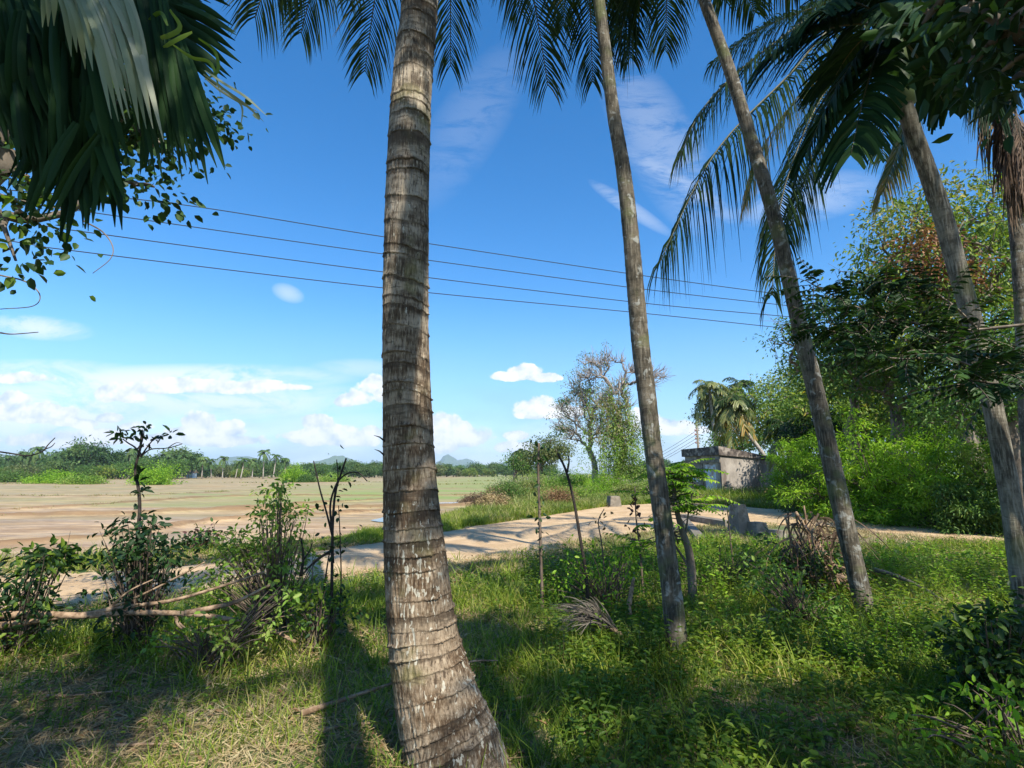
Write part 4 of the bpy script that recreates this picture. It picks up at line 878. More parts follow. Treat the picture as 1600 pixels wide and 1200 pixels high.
# ================================================================== SHED
def shed():
    Yc = 36.0; A0 = P(1127, 740, Yc); A0[2] = -.1
    dl = nrm([-.30, .95, 0]); dr = nrm([.95, .30, 0]); Ll, Lr = 3.95, 5.1; zc = P(1127, 697, Yc)[2]; zl = zc - .06; zr = P(1217, 718, 37.6)[2]
    B0 = A0 + dl * Ll; D0 = A0 + dr * Lr; E0 = B0 + dr * Lr
    t = thing('shed', 'small grey plastered shed with stained flat roof and pale metal door beyond the road', 'building', (A0[0], A0[1], 0))
    M['plaster'] = surf('stained_plaster', (.20,.175,.15), (.36,.32,.275), 1.6, .9, .4, (1, 1, .5), (.15,.12,.10), 1.0)
    M['slab'] = surf('mouldy_slab', (.05,.042,.038), (.16,.13,.11), 3, .9, .5, c3=(.30,.26,.22), s3=1.5)
    M['darkroom'] = surf('dim_inside', (.02,.018,.016), (.03,.027,.024), 2, .9, 0)
    th = .15
    def wall(p, q, z0p, z0q, nrm_out, name='wall', ops=()):
        a = Acc(); p = np.array(p); q = np.array(q); n = np.array(nrm_out) * -th
        V = [p, q, q + n, p + n]; base = [np.array([v[0], v[1], -.2]) for v in V]; top = [np.array([v[0], v[1], z]) for v, z in zip(V, (z0p, z0q, z0q, z0p))]
        a.raw(base + top, [np.array([(0,1,5,4),(1,2,6,5),(2,3,7,6),(3,0,4,7),(4,5,6,7)])]); return a.build(name, 'plaster', t, smooth=False)
    nl = nrm([-.95, -.30, 0]); nr = nrm([.30, -.95, 0]); ft = zc - .62
    # door wall: piers round the opening
    d0, d1, dh = .55, 1.75, 2.25
    def seg(s0, s1, z0, z1, off=0.0, thk=th, name='wall', mat='plaster'):
        a = Acc(); c = A0 + dl * (s0 + s1) / 2 + nl * (off - thk / 2); a.box((c[0], c[1], (z0 + z1) / 2), dl * (s1 - s0), nl * thk, (0, 0, z1 - z0)); return a.build(name, mat, t, smooth=False)
    seg(0.0, d0, -.2, ft); seg(d1, Ll, -.2, ft); seg(d0, d1, dh, ft)
    seg(-.02, Ll + .02, dh + .12, dh + .36, .09, .09, 'lintel', 'concrete'); seg(d1 + .15, d1 + .32, -.2, dh + .12, .06, .06, 'pilaster', 'concrete')
    a = Acc(); n = 15
    for k in range(n):                      # corrugated door
        s_ = d0 + (d1 - d0) * (k + .5) / n; c = A0 + dl * s_ - nl * (.05 + .014 * (k % 2)); a.box((c[0], c[1], dh / 2 - .1), dl * (d1 - d0) / n * .98, nl * .02, (0, 0, dh + .18))
    M['metaldoor'] = surf('painted_sheet', (.50,.54,.60), (.62,.66,.70), 3, .5, .1, c3=(.42,.30,.24), s3=2.5)
    door = a.build('door', 'metaldoor', t, smooth=False)
    # window-like recess further left
    seg(2.5, 3.3, 1.0, 1.9, -.0 + .03, .04, 'shutter', 'metaldoor')
    k0 = A0 + dr * .0; wall(A0 + dr * .0 + np.array(nr) * .003, D0, ft + .02, zr - .12, nr); wall(D0, E0, zr - .12, zr - .2, dr); wall(B0 + dr * .0, E0, ft, zr - .2, -nr)
    # roof slab with parapet, sloping down to the right
    a = Acc(); o = .14
    P4 = [A0 - dr * o * .4 + nr * o, D0 + dr * .35 + nr * o, E0 + dr * .35 - nr * o, B0 - dr * o * .4 - nr * o]
    P4 = [p + (nl * o if i in (0, 3) else 0) for i, p in enumerate(P4)]
    zt = [zc, zr, zr - .05, zl]; zb = [ft, zr - .10, zr - .18, ft]
    a.raw([np.array([p[0], p[1], z]) for p, z in zip(P4, zb)] + [np.array([p[0], p[1], z]) for p, z in zip(P4, zt)], [np.array([(0,1,5,4),(1,2,6,5),(2,3,7,6),(3,0,4,7),(4,5,6,7),(3,2,1,0)])])
    a.build('roof', 'slab', t, smooth=False)
    a = Acc(); c = A0 + dr * 3.3 + nr * .06; a.box((c[0], c[1], 1.0), dr * .25, nr * .12, (0, 0, 2.5)); a.build('pilaster', 'concrete', t, smooth=False)
shed()
# culvert posts and parapet
def frustum(a, c, w0, w1, h, ang=.3, z0=0):
    e = np.array([cos(ang), sin(ang), 0]); f = np.array([-sin(ang), cos(ang), 0]); c = np.array([c[0], c[1], z0])
    V = [c + e * sx * w * .5 + f * sy * w * .5 + np.array([0, 0, z]) for w, z in ((w0, -.1), (w1, h)) for sx, sy in ((-1,-1),(1,-1),(1,1),(-1,1))]
    a.raw(V, [np.array([(0,1,5,4),(1,2,6,5),(2,3,7,6),(3,0,4,7),(4,5,6,7)])])
pA = gp(1156, 832); pB = gp(959, 792)
t = thing('guide_post', 'squat tapered concrete post on the near side of the road with a sloping wing wall', 'concrete post', pA)
a = Acc(); frustum(a, pA, .50, .28, .80, .35, pA[2]); a.build('post', 'concrete', t, smooth=False)
a = Acc(); w = pA + np.array([.72, -.62, -.18]); frustum(a, pA + np.array([.36, -.25, 0]), .5, .34, .34, .35, pA[2]); frustum(a, pA + np.array([.72, -.5, 0]), .5, .3, .16, .35, pA[2]); a.build('wing_wall', 'concrete', t, smooth=False)
a = Acc(); frustum(a, pB, .62, .46, .52, .2, pB[2]); o = a.build('guide_post', 'concrete', smooth=False, loc=pB); tag(o, 'small tapered concrete post on the far side of the road below the bare tree', 'concrete post')
a = Acc(); q0 = gp(1068, 812); q1 = gp(1142, 825); dv = q1 - q0; L_ = np.linalg.norm(dv[:2]); n_ = np.array([-dv[1], dv[0], 0]) / L_
a.box(((q0 + q1) / 2 + np.array([0, 0, .02])), (dv[0], dv[1], 0), n_ * .35, (0, 0, .36)); o = a.build('culvert_parapet', 'concrete', smooth=False, loc=(q0 + q1) / 2); tag(o, 'low concrete culvert edge beside the road, left of the tapered post', 'wall')
a = Acc(); q2 = gp(1095, 845); dv = q2 - q0; n_ = nrm([-dv[1], dv[0], 0]); a.box(((q0 + q2) / 2 + np.array([0, 0, -.02])), (dv[0], dv[1], 0), n_ * .22, (0, 0, .26)); o = a.build('culvert_parapet', 'concrete', smooth=False, loc=q0); tag(o, 'short concrete wing running towards the viewer from the culvert edge', 'wall')

# ================================================================== MIDDLE DISTANCE AND BACKGROUND TREES
def TR(label, px, Yv, forkpy, blobs, r0, nt, nl, L, **kw):
    b0 = base_of(px, Yv); f = P(px + kw.pop('fx', 0), forkpy, Yv); kw.setdefault('crad', .6)
    return tree(kw.pop('name', 'broadleaf_tree'), label, 'tree', b0, f, [bl(*q) for q in blobs], r0, nt, nl, L, **kw)
# right hand mass
TR('tall green tree at the right edge with a rusty brown patch in its crown', 1500, 17, 560, [(1470, 420, 17, 120, 130, 3), (1560, 330, 17, 80, 70, 2), (1400, 480, 16.5, 60, 90, 2), (1560, 500, 16, 90, 90, 2), (1400, 360, 17, 40, 50, 1.2), (1640, 400, 17, 80, 120, 2)], .28, 230, 62, .17, crad=.75, leaf='canopyyel', seed=60,
   extra=[('rust', [bl(1455, 415, 15.6, 42, 62, .6), bl(1490, 450, 15.6, 30, 40, .5)], 26, 70), ('drygreen', [bl(1380, 350, 16, 30, 30, .8), bl(1480, 300, 16, 40, 30, .8)], 14, 40)], twigs=1)
TR('dark green tree standing left of the tall one, leafy down to the shrubs', 1400, 19, 640, [(1330, 560, 19, 75, 70, 2), (1400, 520, 19, 70, 80, 2), (1290, 500, 19, 40, 50, 1.4), (1450, 600, 18, 70, 60, 2)], .24, 150, 62, .17, crad=.7, leaf='canopy', seed=61)
TR('thin crowned tree whose sparse leaves reach left across the leaning trunk', 1330, 21, 610, [(1235, 520, 20, 40, 24, 1), (1260, 560, 20, 36, 30, 1), (1300, 470, 20, 40, 24, 1), (1330, 570, 20, 50, 60, 1.5)], .18, 62, 40, .16, crad=.6, leaf='canopy', seed=62, twigs=3)
TR('dark tree filling the gap behind the pale palm at the right edge', 1580, 13, 640, [(1560, 600, 13, 70, 60, 1.6), (1620, 540, 13, 60, 70, 1.5), (1500, 640, 13.5, 50, 34, 1.2)], .2, 110, 60, .13, crad=.5, leaf='canopy', seed=63)
TR('rounded green tree behind the shed, tallest of those there', 1240, 48, 690, [(1220, 620, 48, 48, 40, 3), (1190, 640, 47, 40, 44, 3), (1270, 600, 46, 44, 40, 3), (1240, 660, 46, 60, 40, 3)], .4, 140, 60, .30, crad=1.4, leaf='canopyyel', seed=64)
TR('leafy tree behind the shed under the leaning palm crown', 1150, 56, 712, [(1150, 680, 56, 36, 26, 2.5), (1130, 690, 56, 30, 20, 2), (1185, 680, 56, 30, 24, 2)], .3, 70, 60, .28, crad=1.2, leaf='canopy', seed=65)
TR('dense tree between the shed and the bright shrubs', 1290, 34, 690, [(1290, 640, 34, 50, 50, 2.5), (1330, 620, 33, 50, 56, 2.5), (1260, 660, 34, 36, 40, 2)], .3, 120, 62, .24, crad=1.0, leaf='canopy', seed=66)
TR('yellow green tree behind the bright shrubs at the right', 1440, 25, 680, [(1440, 630, 25, 70, 40, 2), (1520, 640, 25, 70, 40, 2), (1380, 640, 25, 50, 40, 2)], .3, 110, 60, .2, crad=.8, leaf='canopyyel', seed=67)
TR('dark understory tree closing the gap behind the tall feathery bush', 1360, 28, 700, [(1360, 670, 28, 90, 50, 2), (1300, 690, 28, 60, 40, 2), (1440, 680, 28, 70, 50, 2)], .25, 130, 60, .2, crad=.8, leaf='dark', seed=160)
TR('dark understory tree behind the roadside shrubs at the right edge', 1540, 22, 700, [(1540, 680, 22, 90, 60, 2), (1620, 660, 22, 70, 60, 2), (1480, 660, 22, 60, 50, 2)], .25, 130, 60, .17, crad=.7, leaf='dark', seed=161)
TR('tall leafy tree behind the rusty crowned one, filling the right edge', 1560, 24, 600, [(1520, 430, 24, 110, 110, 3), (1620, 380, 24, 100, 110, 3), (1440, 480, 24, 60, 80, 2.5), (1580, 540, 24, 110, 80, 3)], .3, 170, 70, .22, crad=1.0, leaf='canopy', seed=162)
TR('leafy tree behind the dark one, left edge of the right hand woods', 1350, 27, 640, [(1330, 590, 27, 80, 60, 2.5), (1400, 540, 27, 70, 80, 2.5), (1270, 620, 27, 50, 40, 2)], .25, 130, 70, .22, crad=.9, leaf='canopyyel', seed=163)
# the tree with the yellow green crown behind the leaning coconut palm
TR('yellow green crown behind the leaning palm, left edge of the far trees', 1122, 60, 690, [(1112, 640, 60, 20, 22, 2), (1122, 620, 60, 22, 20, 2), (1140, 640, 60, 24, 26, 2), (1106, 655, 60, 16, 14, 1.6)], .35, 80, 60, .3, crad=1.3, leaf='olive', seed=68)
# leaning coconut palm beyond the shed
def far_palm(label, pts, Yv, ln, n=18, leaf='frondsun', seed=3, Lf=1.0, W_=.11, tr=.18, group=None, loc_=None):
    tp = [P(a_, b_, Yv) for a_, b_ in pts]; return palm('coconut_palm', label, tp, [tr, tr * .75], tp[-1], n, ln, Lf * .8, 26, W_ * .8, leaf, seed=seed, group=group, far=True, lo=-48, hi=75, rr=.05, droopk=.6)
far_palm('leaning coconut palm beyond the shed with a pale bare trunk and yellowing fronds', [(1197, 716), (1178, 690), (1158, 665), (1146, 630)], 43, 2.2, 22, ('frond', 'frondsun', 'frondyel'), 4, 1.1, .12)
far_palm('coconut palm just behind and left of the leaning one', [(1120, 720), (1114, 660), (1108, 606)], 58, 2.9, 16, 'frondsun', 5, 1.0, .12)
far_palm('small drooping palm right of the shed among the trees', [(1236, 740), (1232, 700), (1228, 668)], 32, 1.8, 16, ('frond', 'frondsun'), 6, .9, .09)
far_palm('coconut palm behind the trees right of the leaning one', [(1165, 700), (1160, 640), (1156, 602)], 62, 2.8, 14, 'frond', 7, 1.0, .12)
for (px, py, Yv, rx, hh, sd_, lab, lf) in [(1300, 812, 19, 2.0, 4.1, 70, 'bright feathery shrub beside the road just right of the leaning trunk', 'bright'), (1375, 818, 17.5, 2.1, 4.0, 71, 'largest bright feathery shrub across the road', 'bright'),
      (1455, 826, 16, 2.0, 3.8, 72, 'bright feathery shrub left of the pale mottled trunk, on the roadside', 'bright'), (1540, 836, 15, 1.9, 3.6, 73, 'roadside shrub right behind the pale mottled trunk', 'vine'), (1240, 790, 26, 1.7, 4.0, 74, 'feathery shrub at the right end of the shed', 'bright'),
      (1630, 840, 14, 1.5, 3.0, 75, 'roadside shrub cut by the right edge of the photo', 'bright'), (1330, 790, 24, 2.8, 6.4, 76, 'tall feathery bush behind the roadside shrubs', 'vine'), (1425, 800, 21, 2.8, 6.0, 77, 'broad feathery bush behind the middle of the roadside shrubs', 'bright'),
      (1260, 800, 22, 1.2, 2.0, 78, 'low dull shrub at the road edge right of the shed', 'olive'), (1510, 838, 14.3, 1.0, 1.6, 79, 'low dark shrub overhanging the road edge at the right', 'canopy')]:
    b0 = base_of(px, Yv); bushy('shrub', lab, b0, (rx, rx * .8, hh * .82), sd_, lf, .125, 85, 95, crad=.30, Wd=.34, group=None, upn=1.6)
# vine draped bare trees in the middle
b0 = base_of(931, 50); r = rng(90)
t = thing('bare_tree', 'half bare spreading tree with a dark forked trunk beyond the road', 'tree', b0)
tips = ellips(r, [bl(900, 640, 50, 30, 28, 1.8), bl(915, 610, 50, 26, 22, 1.5), bl(940, 650, 50, 26, 40, 1.8), bl(880, 672, 50, 16, 14, 1.2), bl(905, 680, 50, 24, 18, 1.4)], 130, .3)
a = Acc(); skeleton(a, r, b0, P(928, 722, 50), tips, .32, minr=.03)
tw = []
for c in tips:
    for _ in range(6):
        e = c + nrm(c - P(928, 722, 50)) * r.uniform(.3, .9) + r.normal(size=3) * .45; a.tube([c, (c + e) / 2 + r.normal(size=3) * .08, e], [.03, .022, .012], 3, cap=False); tw.append(e)
a.build('trunk', 'greybark', t)
a = Acc(); clump_leaves(a, r, np.array(tw)[::2], .42, 7, .18, .5, 0); clump_leaves(a, r, ellips(r, [bl(877, 672, 50, 14, 8, 1), bl(905, 612, 50, 20, 10, 1), bl(880, 628, 50, 14, 6, 1)], 34, .1), .55, 22, .22, .5, 1); a.build('crown', ['olive', 'canopy'], t)
b0 = base_of(968, 48); r = rng(91); t = thing('bare_tree', 'tallest bare tree draped with hanging vines, behind the slender second trunk', 'tree', b0)
tips = ellips(r, [bl(925, 580, 48, 20, 20, 1.4), bl(955, 575, 48, 24, 20, 1.4), bl(985, 590, 48, 18, 24, 1.2), bl(1025, 590, 48, 22, 20, 1.2), bl(965, 620, 48, 26, 24, 1.5), bl(915, 590, 48, 8, 8, .8)], 115, .35)
a = Acc(); skeleton(a, r, b0, P(967, 642, 48), tips, .32, minr=.03); tw = []
for c in tips:
    for _ in range(7):
        e = c + nrm(c - P(967, 650, 48)) * r.uniform(.3, 1.0) + r.normal(size=3) * .4; a.tube([c, (c + e) / 2 + r.normal(size=3) * .08, e], [.026, .02, .01], 3, cap=False); tw.append(e)
a.build('trunk', 'greybark', t)
a = Acc(); clump_leaves(a, r, np.array([e for e in tw if e[0] < 48 * .19])[::4], .4, 8, .18, .5, 0); a.build('crown', ['olive'], t)
a = Acc(); vt = []
for i in range(170):
    px = r.normal() * 20 + 965; top = r.uniform(590, 700) if px < 985 else r.uniform(640, 710); bot = min(752, top + r.uniform(25, 110)); p0 = P(px, top, 47.4 + r.normal() * .7); p1 = P(px + r.normal() * 4, bot, 47.2 + r.normal() * .7)
    n = 14; q = bez(p0, (p0 + p1) / 2 + np.array([r.normal() * .3, 0, -.2]), p1, n); clump_leaves(a, r, q, .28, 5, .19, .5, 0 if (bot > 700 or r.rand() < .35) else 1, .8, flat=1)
cc = ellips(r, [bl(985, 680, 48, 24, 34, 1.2), bl(960, 720, 47.5, 26, 24, 1.2), bl(985, 735, 47.5, 22, 18, 1.2)], 90, .3); clump_leaves(a, r, cc, .8, 26, .2, .5, 2); cc = ellips(r, [bl(948, 655, 47.6, 30, 44, 1)], 90, .3); clump_leaves(a, r, cc, .7, 22, .18, .35, 1)
a.build('vine', ['vine', 'tanvine', 'olive'], t)
TR('rounded green tree left of the bare trees on the field bank', 845, 75, 735, [(850, 705, 75, 26, 18, 2.5), (868, 700, 75, 22, 18, 2), (835, 715, 75, 20, 12, 2)], .4, 90, 60, .34, crad=1.5, leaf='olive', seed=92)
TR('small tree at the left end of the green bank', 805, 82, 738, [(804, 720, 82, 10, 10, 1.4), (816, 726, 82, 12, 8, 1.4)], .3, 40, 50, .34, crad=1.2, leaf='canopy', seed=93)
far_palm('tiny palm between the two trees on the bank', [(817, 745), (817, 725), (816, 708)], 84, 2.4, 14, 'frond', 8, 1.0, .16)
for (px, Yv, rx, hh, sd_, lab, lf, L) in [(795, 30, 1.3, 1.6, 100, 'green shrub at the left tip of the bank above the mud', 'canopy', .10), (760, 25, .9, .9, 101, 'brown withered bush on the bank edge next to the puddle', 'browndead', .08), (775, 24, .8, .7, 102, 'straw coloured withered clump at the foot of the bank', 'straw', .10),
      (825, 36, 1.6, 1.7, 103, 'pale reedy bush in the middle of the bank', 'reed', .12), (850, 44, 2.2, 2.2, 104, 'light green bush on the bank below the rounded tree', 'vine', .13), (880, 56, 2.6, 2.4, 105, 'bright green bush left of the bare trees', 'bright', .16), (905, 58, 2.2, 2.0, 106, 'green bush just left of the dark forked trunk', 'bright', .16),
      (905, 30, 1.5, 1.1, 107, 'low green bush beyond the road, left of the small post', 'vine', .10), (985, 33, 1.4, 1.3, 108, 'yellow green bush right behind the small post', 'reed', .12), (935, 34, 1.6, 1.1, 109, 'low green bush between the path and the small post', 'bright', .10), (870, 27, 1.0, .8, 110, 'dry brown clump beside the far path', 'litter', .09),
      (1010, 42, 1.8, 1.7, 111, 'green bush right of the vine draped tree', 'vine', .14), (950, 45, 2.4, 1.9, 112, 'green bush at the foot of the vine draped tree', 'bright', .14), (1040, 60, 2.4, 2.2, 113, 'distant bush left of the shed', 'olive', .18), (1070, 44, 1.4, 1.5, 114, 'green bush at the left corner of the shed', 'bright', .13),
      (1216, 34, .9, 2.1, 115, 'climbing shrub against the right end of the shed wall', 'canopy', .11), (1180, 31, 1.2, .7, 116, 'brown and green clump before the shed wall', 'browndead', .09), (1225, 28, 1.2, .9, 117, 'dry brown shrub by the road right of the shed', 'litter', .09), (735, 34, .7, .5, 118, 'low reddish brown clump at the mud edge', 'browndead', .08)]:
    b0 = base_of(px, Yv); bushy('shrub', lab, b0, (rx, rx * .8, hh * .85), sd_, lf, L, 60, 45, crad=.22 * rx + .12, Wd=.38)
# far shrubs in the fields
for (px, Yv, rx, hh, sd_, lab, lf) in [(243, 95, 4.6, 4.2, 120, 'round bright green bush standing in the left field', 'bright'), (90, 105, 5, 2.6, 121, 'low spreading green bush at the far left field edge', 'bright'), (140, 100, 4, 1.6, 122, 'flat green bush right of the spreading one in the left field', 'vine'), (462, 120, 3.0, 4.4, 123, 'small round tree at the edge of the green field', 'bright'), (482, 118, 1.6, 1.6, 124, 'small dark bush right of the small round tree', 'canopy'), (20, 120, 6, 3.4, 125, 'green thicket at the far left edge', 'canopy'), (525, 130, 4, 2, 126, 'low shrub by the far field, left of the central trunk', 'vine')]:
    b0 = base_of(px, Yv); bushy('shrub', lab, b0, (rx, rx * .8, hh * .85), sd_, lf, .32, 90, 45, crad=1.0, Wd=.5)
# far tree line: a few trees built, then copied with their trunks and crowns
FAR = []
for i in range(6):
    r_ = 5.0 + (i % 3) * .9; h_ = [9.0, 10.5, 8.0, 11.0, 7.0, 9.5][i]
    FAR.append(tree('broadleaf_tree', 'x', 'tree', np.array([0, 0, 0.]), np.array([0, 0, h_ * .25]), [((0, 0, h_ * .62), (r_, r_, h_ * .34)), ((r_ * .5, 0, h_ * .45), (r_ * .6, r_ * .6, h_ * .3)), ((-r_ * .5, 0, h_ * .4), (r_ * .6, r_ * .6, h_ * .3))], .4, 110, 40, .85, .6, 1.9, ['far', 'far', 'olive', 'far', 'canopyyel', 'canopy'][i], seed=130 + i, group='trees of the far tree line', tpl=LEAF4, shell=.2))
FP = [palm('coconut_palm', 'x', [(0, 0, 0), (.6, 0, 5), (1.0, 0, 10.5)], [.25, .2], (1.0, 0, 10.5), 14 + 2 * q, 3.7, 1.2, 16, .2, 'far', seed=140 + q, far=True, lo=-50, hi=75 - 10 * q, rr=.07, droopk=.4 + .15 * q, group='palms of the far tree line') for q in range(3)]
for o in FAR + FP: o.location = (0, -400, -50)
usedf = set(); rr_ = random.Random(4)
def place_far(px, Yv, i, sc, palmy=False):
    src = FP[rr_.randrange(3)] if palmy else FAR[i]; b0 = base_of(px, Yv); b0[2] = PZ - .1; side = 'left of the central trunk' if px < 600 else ('right of the central trunk' if px < 900 else 'right of the bare trees')
    lab = ('palm rising out of the far tree line ' if palmy else 'tree in the hazy far tree line ') + side
    if src.name not in usedf:
        usedf.add(src.name); src.location = tuple(b0); src.rotation_euler = (0, 0, rr_.uniform(0, 6)); src.scale = (sc,) * 3; src['label'] = lab; return
    dup(src, b0, rr_.uniform(0, 6), sc, lab)
for k in range(62):
    px = -60 + k * 11 + rr_.uniform(-5, 5); left = px < 290
    Yv = (rr_.uniform(190, 250) if left else rr_.uniform(260, 340)); sc = (rr_.uniform(.85, 1.15) if left else rr_.uniform(.95, 1.25)) * (Yv / 230)
    place_far(px, Yv, rr_.randrange(6), sc * ((1.12 if left else .62) * rr_.uniform(.85, 1.15)))
for k in range(26):
    place_far(-40 + k * 26 + rr_.uniform(-8, 8), rr_.uniform(175, 200) if k < 11 else rr_.uniform(230, 250), rr_.randrange(6), rr_.uniform(.5, .75))
for px in [16, 40, 80, 135, 166, 290, 300, 335, 380, 415, 450, 150, 190, 205, 246, 262, 312, 320, 352, 398, 430, 96, 60, 372, 118]:
    place_far(px, rr_.uniform(190, 230), 0, rr_.uniform(.7, .95) * (1.12 if px < 290 else .95), True)
for k in range(22): place_far(672 + k * 9 + rr_.uniform(-3, 3), rr_.uniform(300, 420), rr_.randrange(6), rr_.uniform(.7, 1.0))
for k in range(16): place_far(985 + k * 15 + rr_.uniform(-5, 5), rr_.uniform(150, 240), rr_.randrange(6), rr_.uniform(.6, .9))
# small pale house in the far trees
b0 = base_of(304, 225); b0[2] = PZ; t = thing('house', 'tiny pale blue house at the foot of the far trees', 'building', b0)
M['palewall'] = surf('pale_wall', (.5,.6,.62), (.6,.68,.7), 1, .8, 0); M['tileroof'] = surf('dull_roof', (.2,.12,.08), (.3,.18,.12), 2, .8, .2)
a = Acc(); a.box(b0 + np.array([0, 0, 1.3]), (2.6, 0, 0), (0, 3, 0), (0, 0, 2.2)); a.build('wall', 'palewall', t, smooth=False)
a = Acc(); z = b0[2] + 2.4; x, y = b0[0], b0[1]; a.raw([(x-1.6,y-2.4,z),(x+1.6,y-2.4,z),(x+1.6,y+2.4,z),(x-1.6,y+2.4,z),(x-1.6,y,z+1.1),(x+1.6,y,z+1.1)], [np.array([(0,1,5,4),(2,3,4,5),(3,2,1,0)]), np.array([(1,2,5),(3,0,4)])]); a.build('roof', 'tileroof', t, smooth=False)
# white egret like birds are specks: left out on purpose (not resolvable)

# ================================================================== GRASS AND GROUND COVER
def scatter(n, x0, x1, y0, y1, r, dens=None):
    x = r.uniform(x0, x1, n); y = r.uniform(y0, y1, n)
    k = np.ones(n, bool)
    if dens is not None: k = r.rand(n) < dens(x, y)
    return x[k], y[k]
def infr(x, y, m=.9):                       # roughly what the photograph could see, with a margin to the sides
    return (np.abs(x) < y * 1.05 + m)
def blades(a, x, y, h, w, r, lean=.5, mat=0, z=None, tuft=0):
    n = len(x); z = H(x, y) if z is None else z; th = r.uniform(0, 2 * pi, n); ln = np.abs(r.normal(0, lean, n))
    d = np.stack([np.cos(th) * ln, np.sin(th) * ln, np.ones(n)], 1); nn = np.stack([-np.cos(th), -np.sin(th), .2 + 0 * th], 1) + r.normal(size=(n, 3)) * .3
    bend = np.stack([np.cos(th) * .45, np.sin(th) * .45, -.25 + 0 * th], 1) * r.uniform(.3, 1.3, (n, 1))
    a.inst(BLADE, np.stack([x, y, z - .01], 1), d, nn, h, w, mat, bend)
def tufts(a, cx, cy, per, rad, hh, w, r, lean=.5, mat=0):
    x = np.repeat(cx, per) + r.normal(size=len(cx) * per) * rad; y = np.repeat(cy, per) + r.normal(size=len(cx) * per) * rad
    h = np.repeat(r.uniform(.6, 1.3, len(cx)), per) * r.uniform(.6, 1.15, len(x)) * hh; blades(a, x, y, h, w * r.uniform(.7, 1.3, len(x)), r, lean, mat)
def roadm(x, y): return inpoly(x, y, ROADP)
def edge(x, y): return np.where(roadm(x, y), -1, 1) * np.minimum(dpoly(x, y, nearE), dpoly(x, y, farE))
DRY = lambda x, y: np.clip((fbm(x * .55 + 3, y * .55, 41) - .44) * 7 + np.where(x < -.4, .55, .08), 0, 1)
r = rng(200)
def dens_near(x, y):
    e = edge(x, y) + .5 * (fbm(x * 1.3, y * 1.3, 51) - .47); return infr(x, y) * (e > -.35) * np.clip(e * 1.1, .08, 1) * (1 - .72 * DRY(x, y)) * (.35 + 1.1 * fbm(x * 1.1, y * 1.1, 44))
a = Acc()
for (n, y0, y1, xm, per, hh, w) in [(11000, 1.8, 4.2, 5.2, 8, .085, .0065), (15000, 4.2, 7.5, 8.5, 8, .11, .009), (15000, 7.5, 12.5, 13.5, 6, .14, .013)]:
    x, y = scatter(n, -xm, xm, y0, y1, r, dens_near)
    hs = (.7 + .9 * fbm(x * .9, y * .9, 61)) * np.where(x > .6, 1.35, 1.0)
    for q in range(3):
        sel = r.randint(0, 3, len(x)) == q; tufts(a, x[sel], y[sel], per, .035 + .01 * q, hh * float(np.mean(hs[sel])) * [.7, 1., 1.9][q], w * [1.2, 1, 1][q], r, [1.6, 1.1, .55][q])
# longer grass by the second palm and round the shrubs
for (px, py, n, sp, hh) in [(840, 1010, 200, .5, .22), (900, 1060, 170, .4, .26), (1000, 1000, 200, .5, .26), (960, 930, 220, .7, .30), (540, 1080, 120, .35, .18), (1150, 930, 220, .8, .28), (760, 960, 140, .5, .15), (1450, 890, 300, 1.0, .24), (600, 940, 120, .5, .17), (1420, 1080, 180, .4, .24)]:
    c = gp(px, py); x = c[0] + r.normal(size=n) * sp; y = c[1] + r.normal(size=n) * sp; tufts(a, x, y, 6, .04, hh, .009, r, .5)
tag(a.build('grass', 'grass', loc=(0, 5, 0)), 'green grass growing round the palm trunks in the foreground', 'grass', kind='stuff')
# dry straw lying flat
a = Acc()
def dens_dry(x, y):
    e = edge(x, y); return infr(x, y) * (e > -.1) * np.clip(.10 + .9 * DRY(x, y), 0, 1)
for (n, y0, y1, xm, L, w) in [(60000, 1.8, 4.2, 5.2, .11, .005), (60000, 4.2, 7.5, 8.5, .14, .008), (45000, 7.5, 12.5, 13.5, .18, .012)]:
    x, y = scatter(n, -xm, xm, y0, y1, r, dens_dry); n_ = len(x); th = r.uniform(0, 2 * pi, n_); d = np.stack([np.cos(th), np.sin(th), r.uniform(-.05, .5, n_)], 1)
    a.inst(BLADE, np.stack([x, y, H(x, y) + r.uniform(.0, .035, n_)], 1), d, np.array([0, 0, 1.]) + r.normal(size=(n_, 3)) * .4, L * r.uniform(.4, 1.5, n_), w * r.uniform(.6, 1.4, n_))
tag(a.build('dry_straw', 'straw', loc=(0, 5, 0)), 'dry straw and dead grass lying on the ground in the foreground', 'dry grass', kind='stuff')
# fallen leaves
a = Acc(); x, y = scatter(11000, -10, 12, 1.8, 11, r, lambda x, y: infr(x, y) * (edge(x, y) > -.6) * (.3 + 1.0 * fbm(x * .8, y * .8, 71))); n_ = len(x)
a.inst(LEAF, np.stack([x, y, H(x, y) + r.uniform(.01, .05, n_)], 1), rand_dirs(r, n_) * [1, 1, .3], np.array([0, 0, 1.]) + r.normal(size=(n_, 3)) * .5, .055 * r.uniform(.5, 1.6, n_), .026 * r.uniform(.6, 1.4, n_))
tag(a.build('leaf_litter', 'litter', loc=(0, 5, 0)), 'brown fallen leaves scattered over the ground in the foreground', 'leaf litter', kind='stuff')
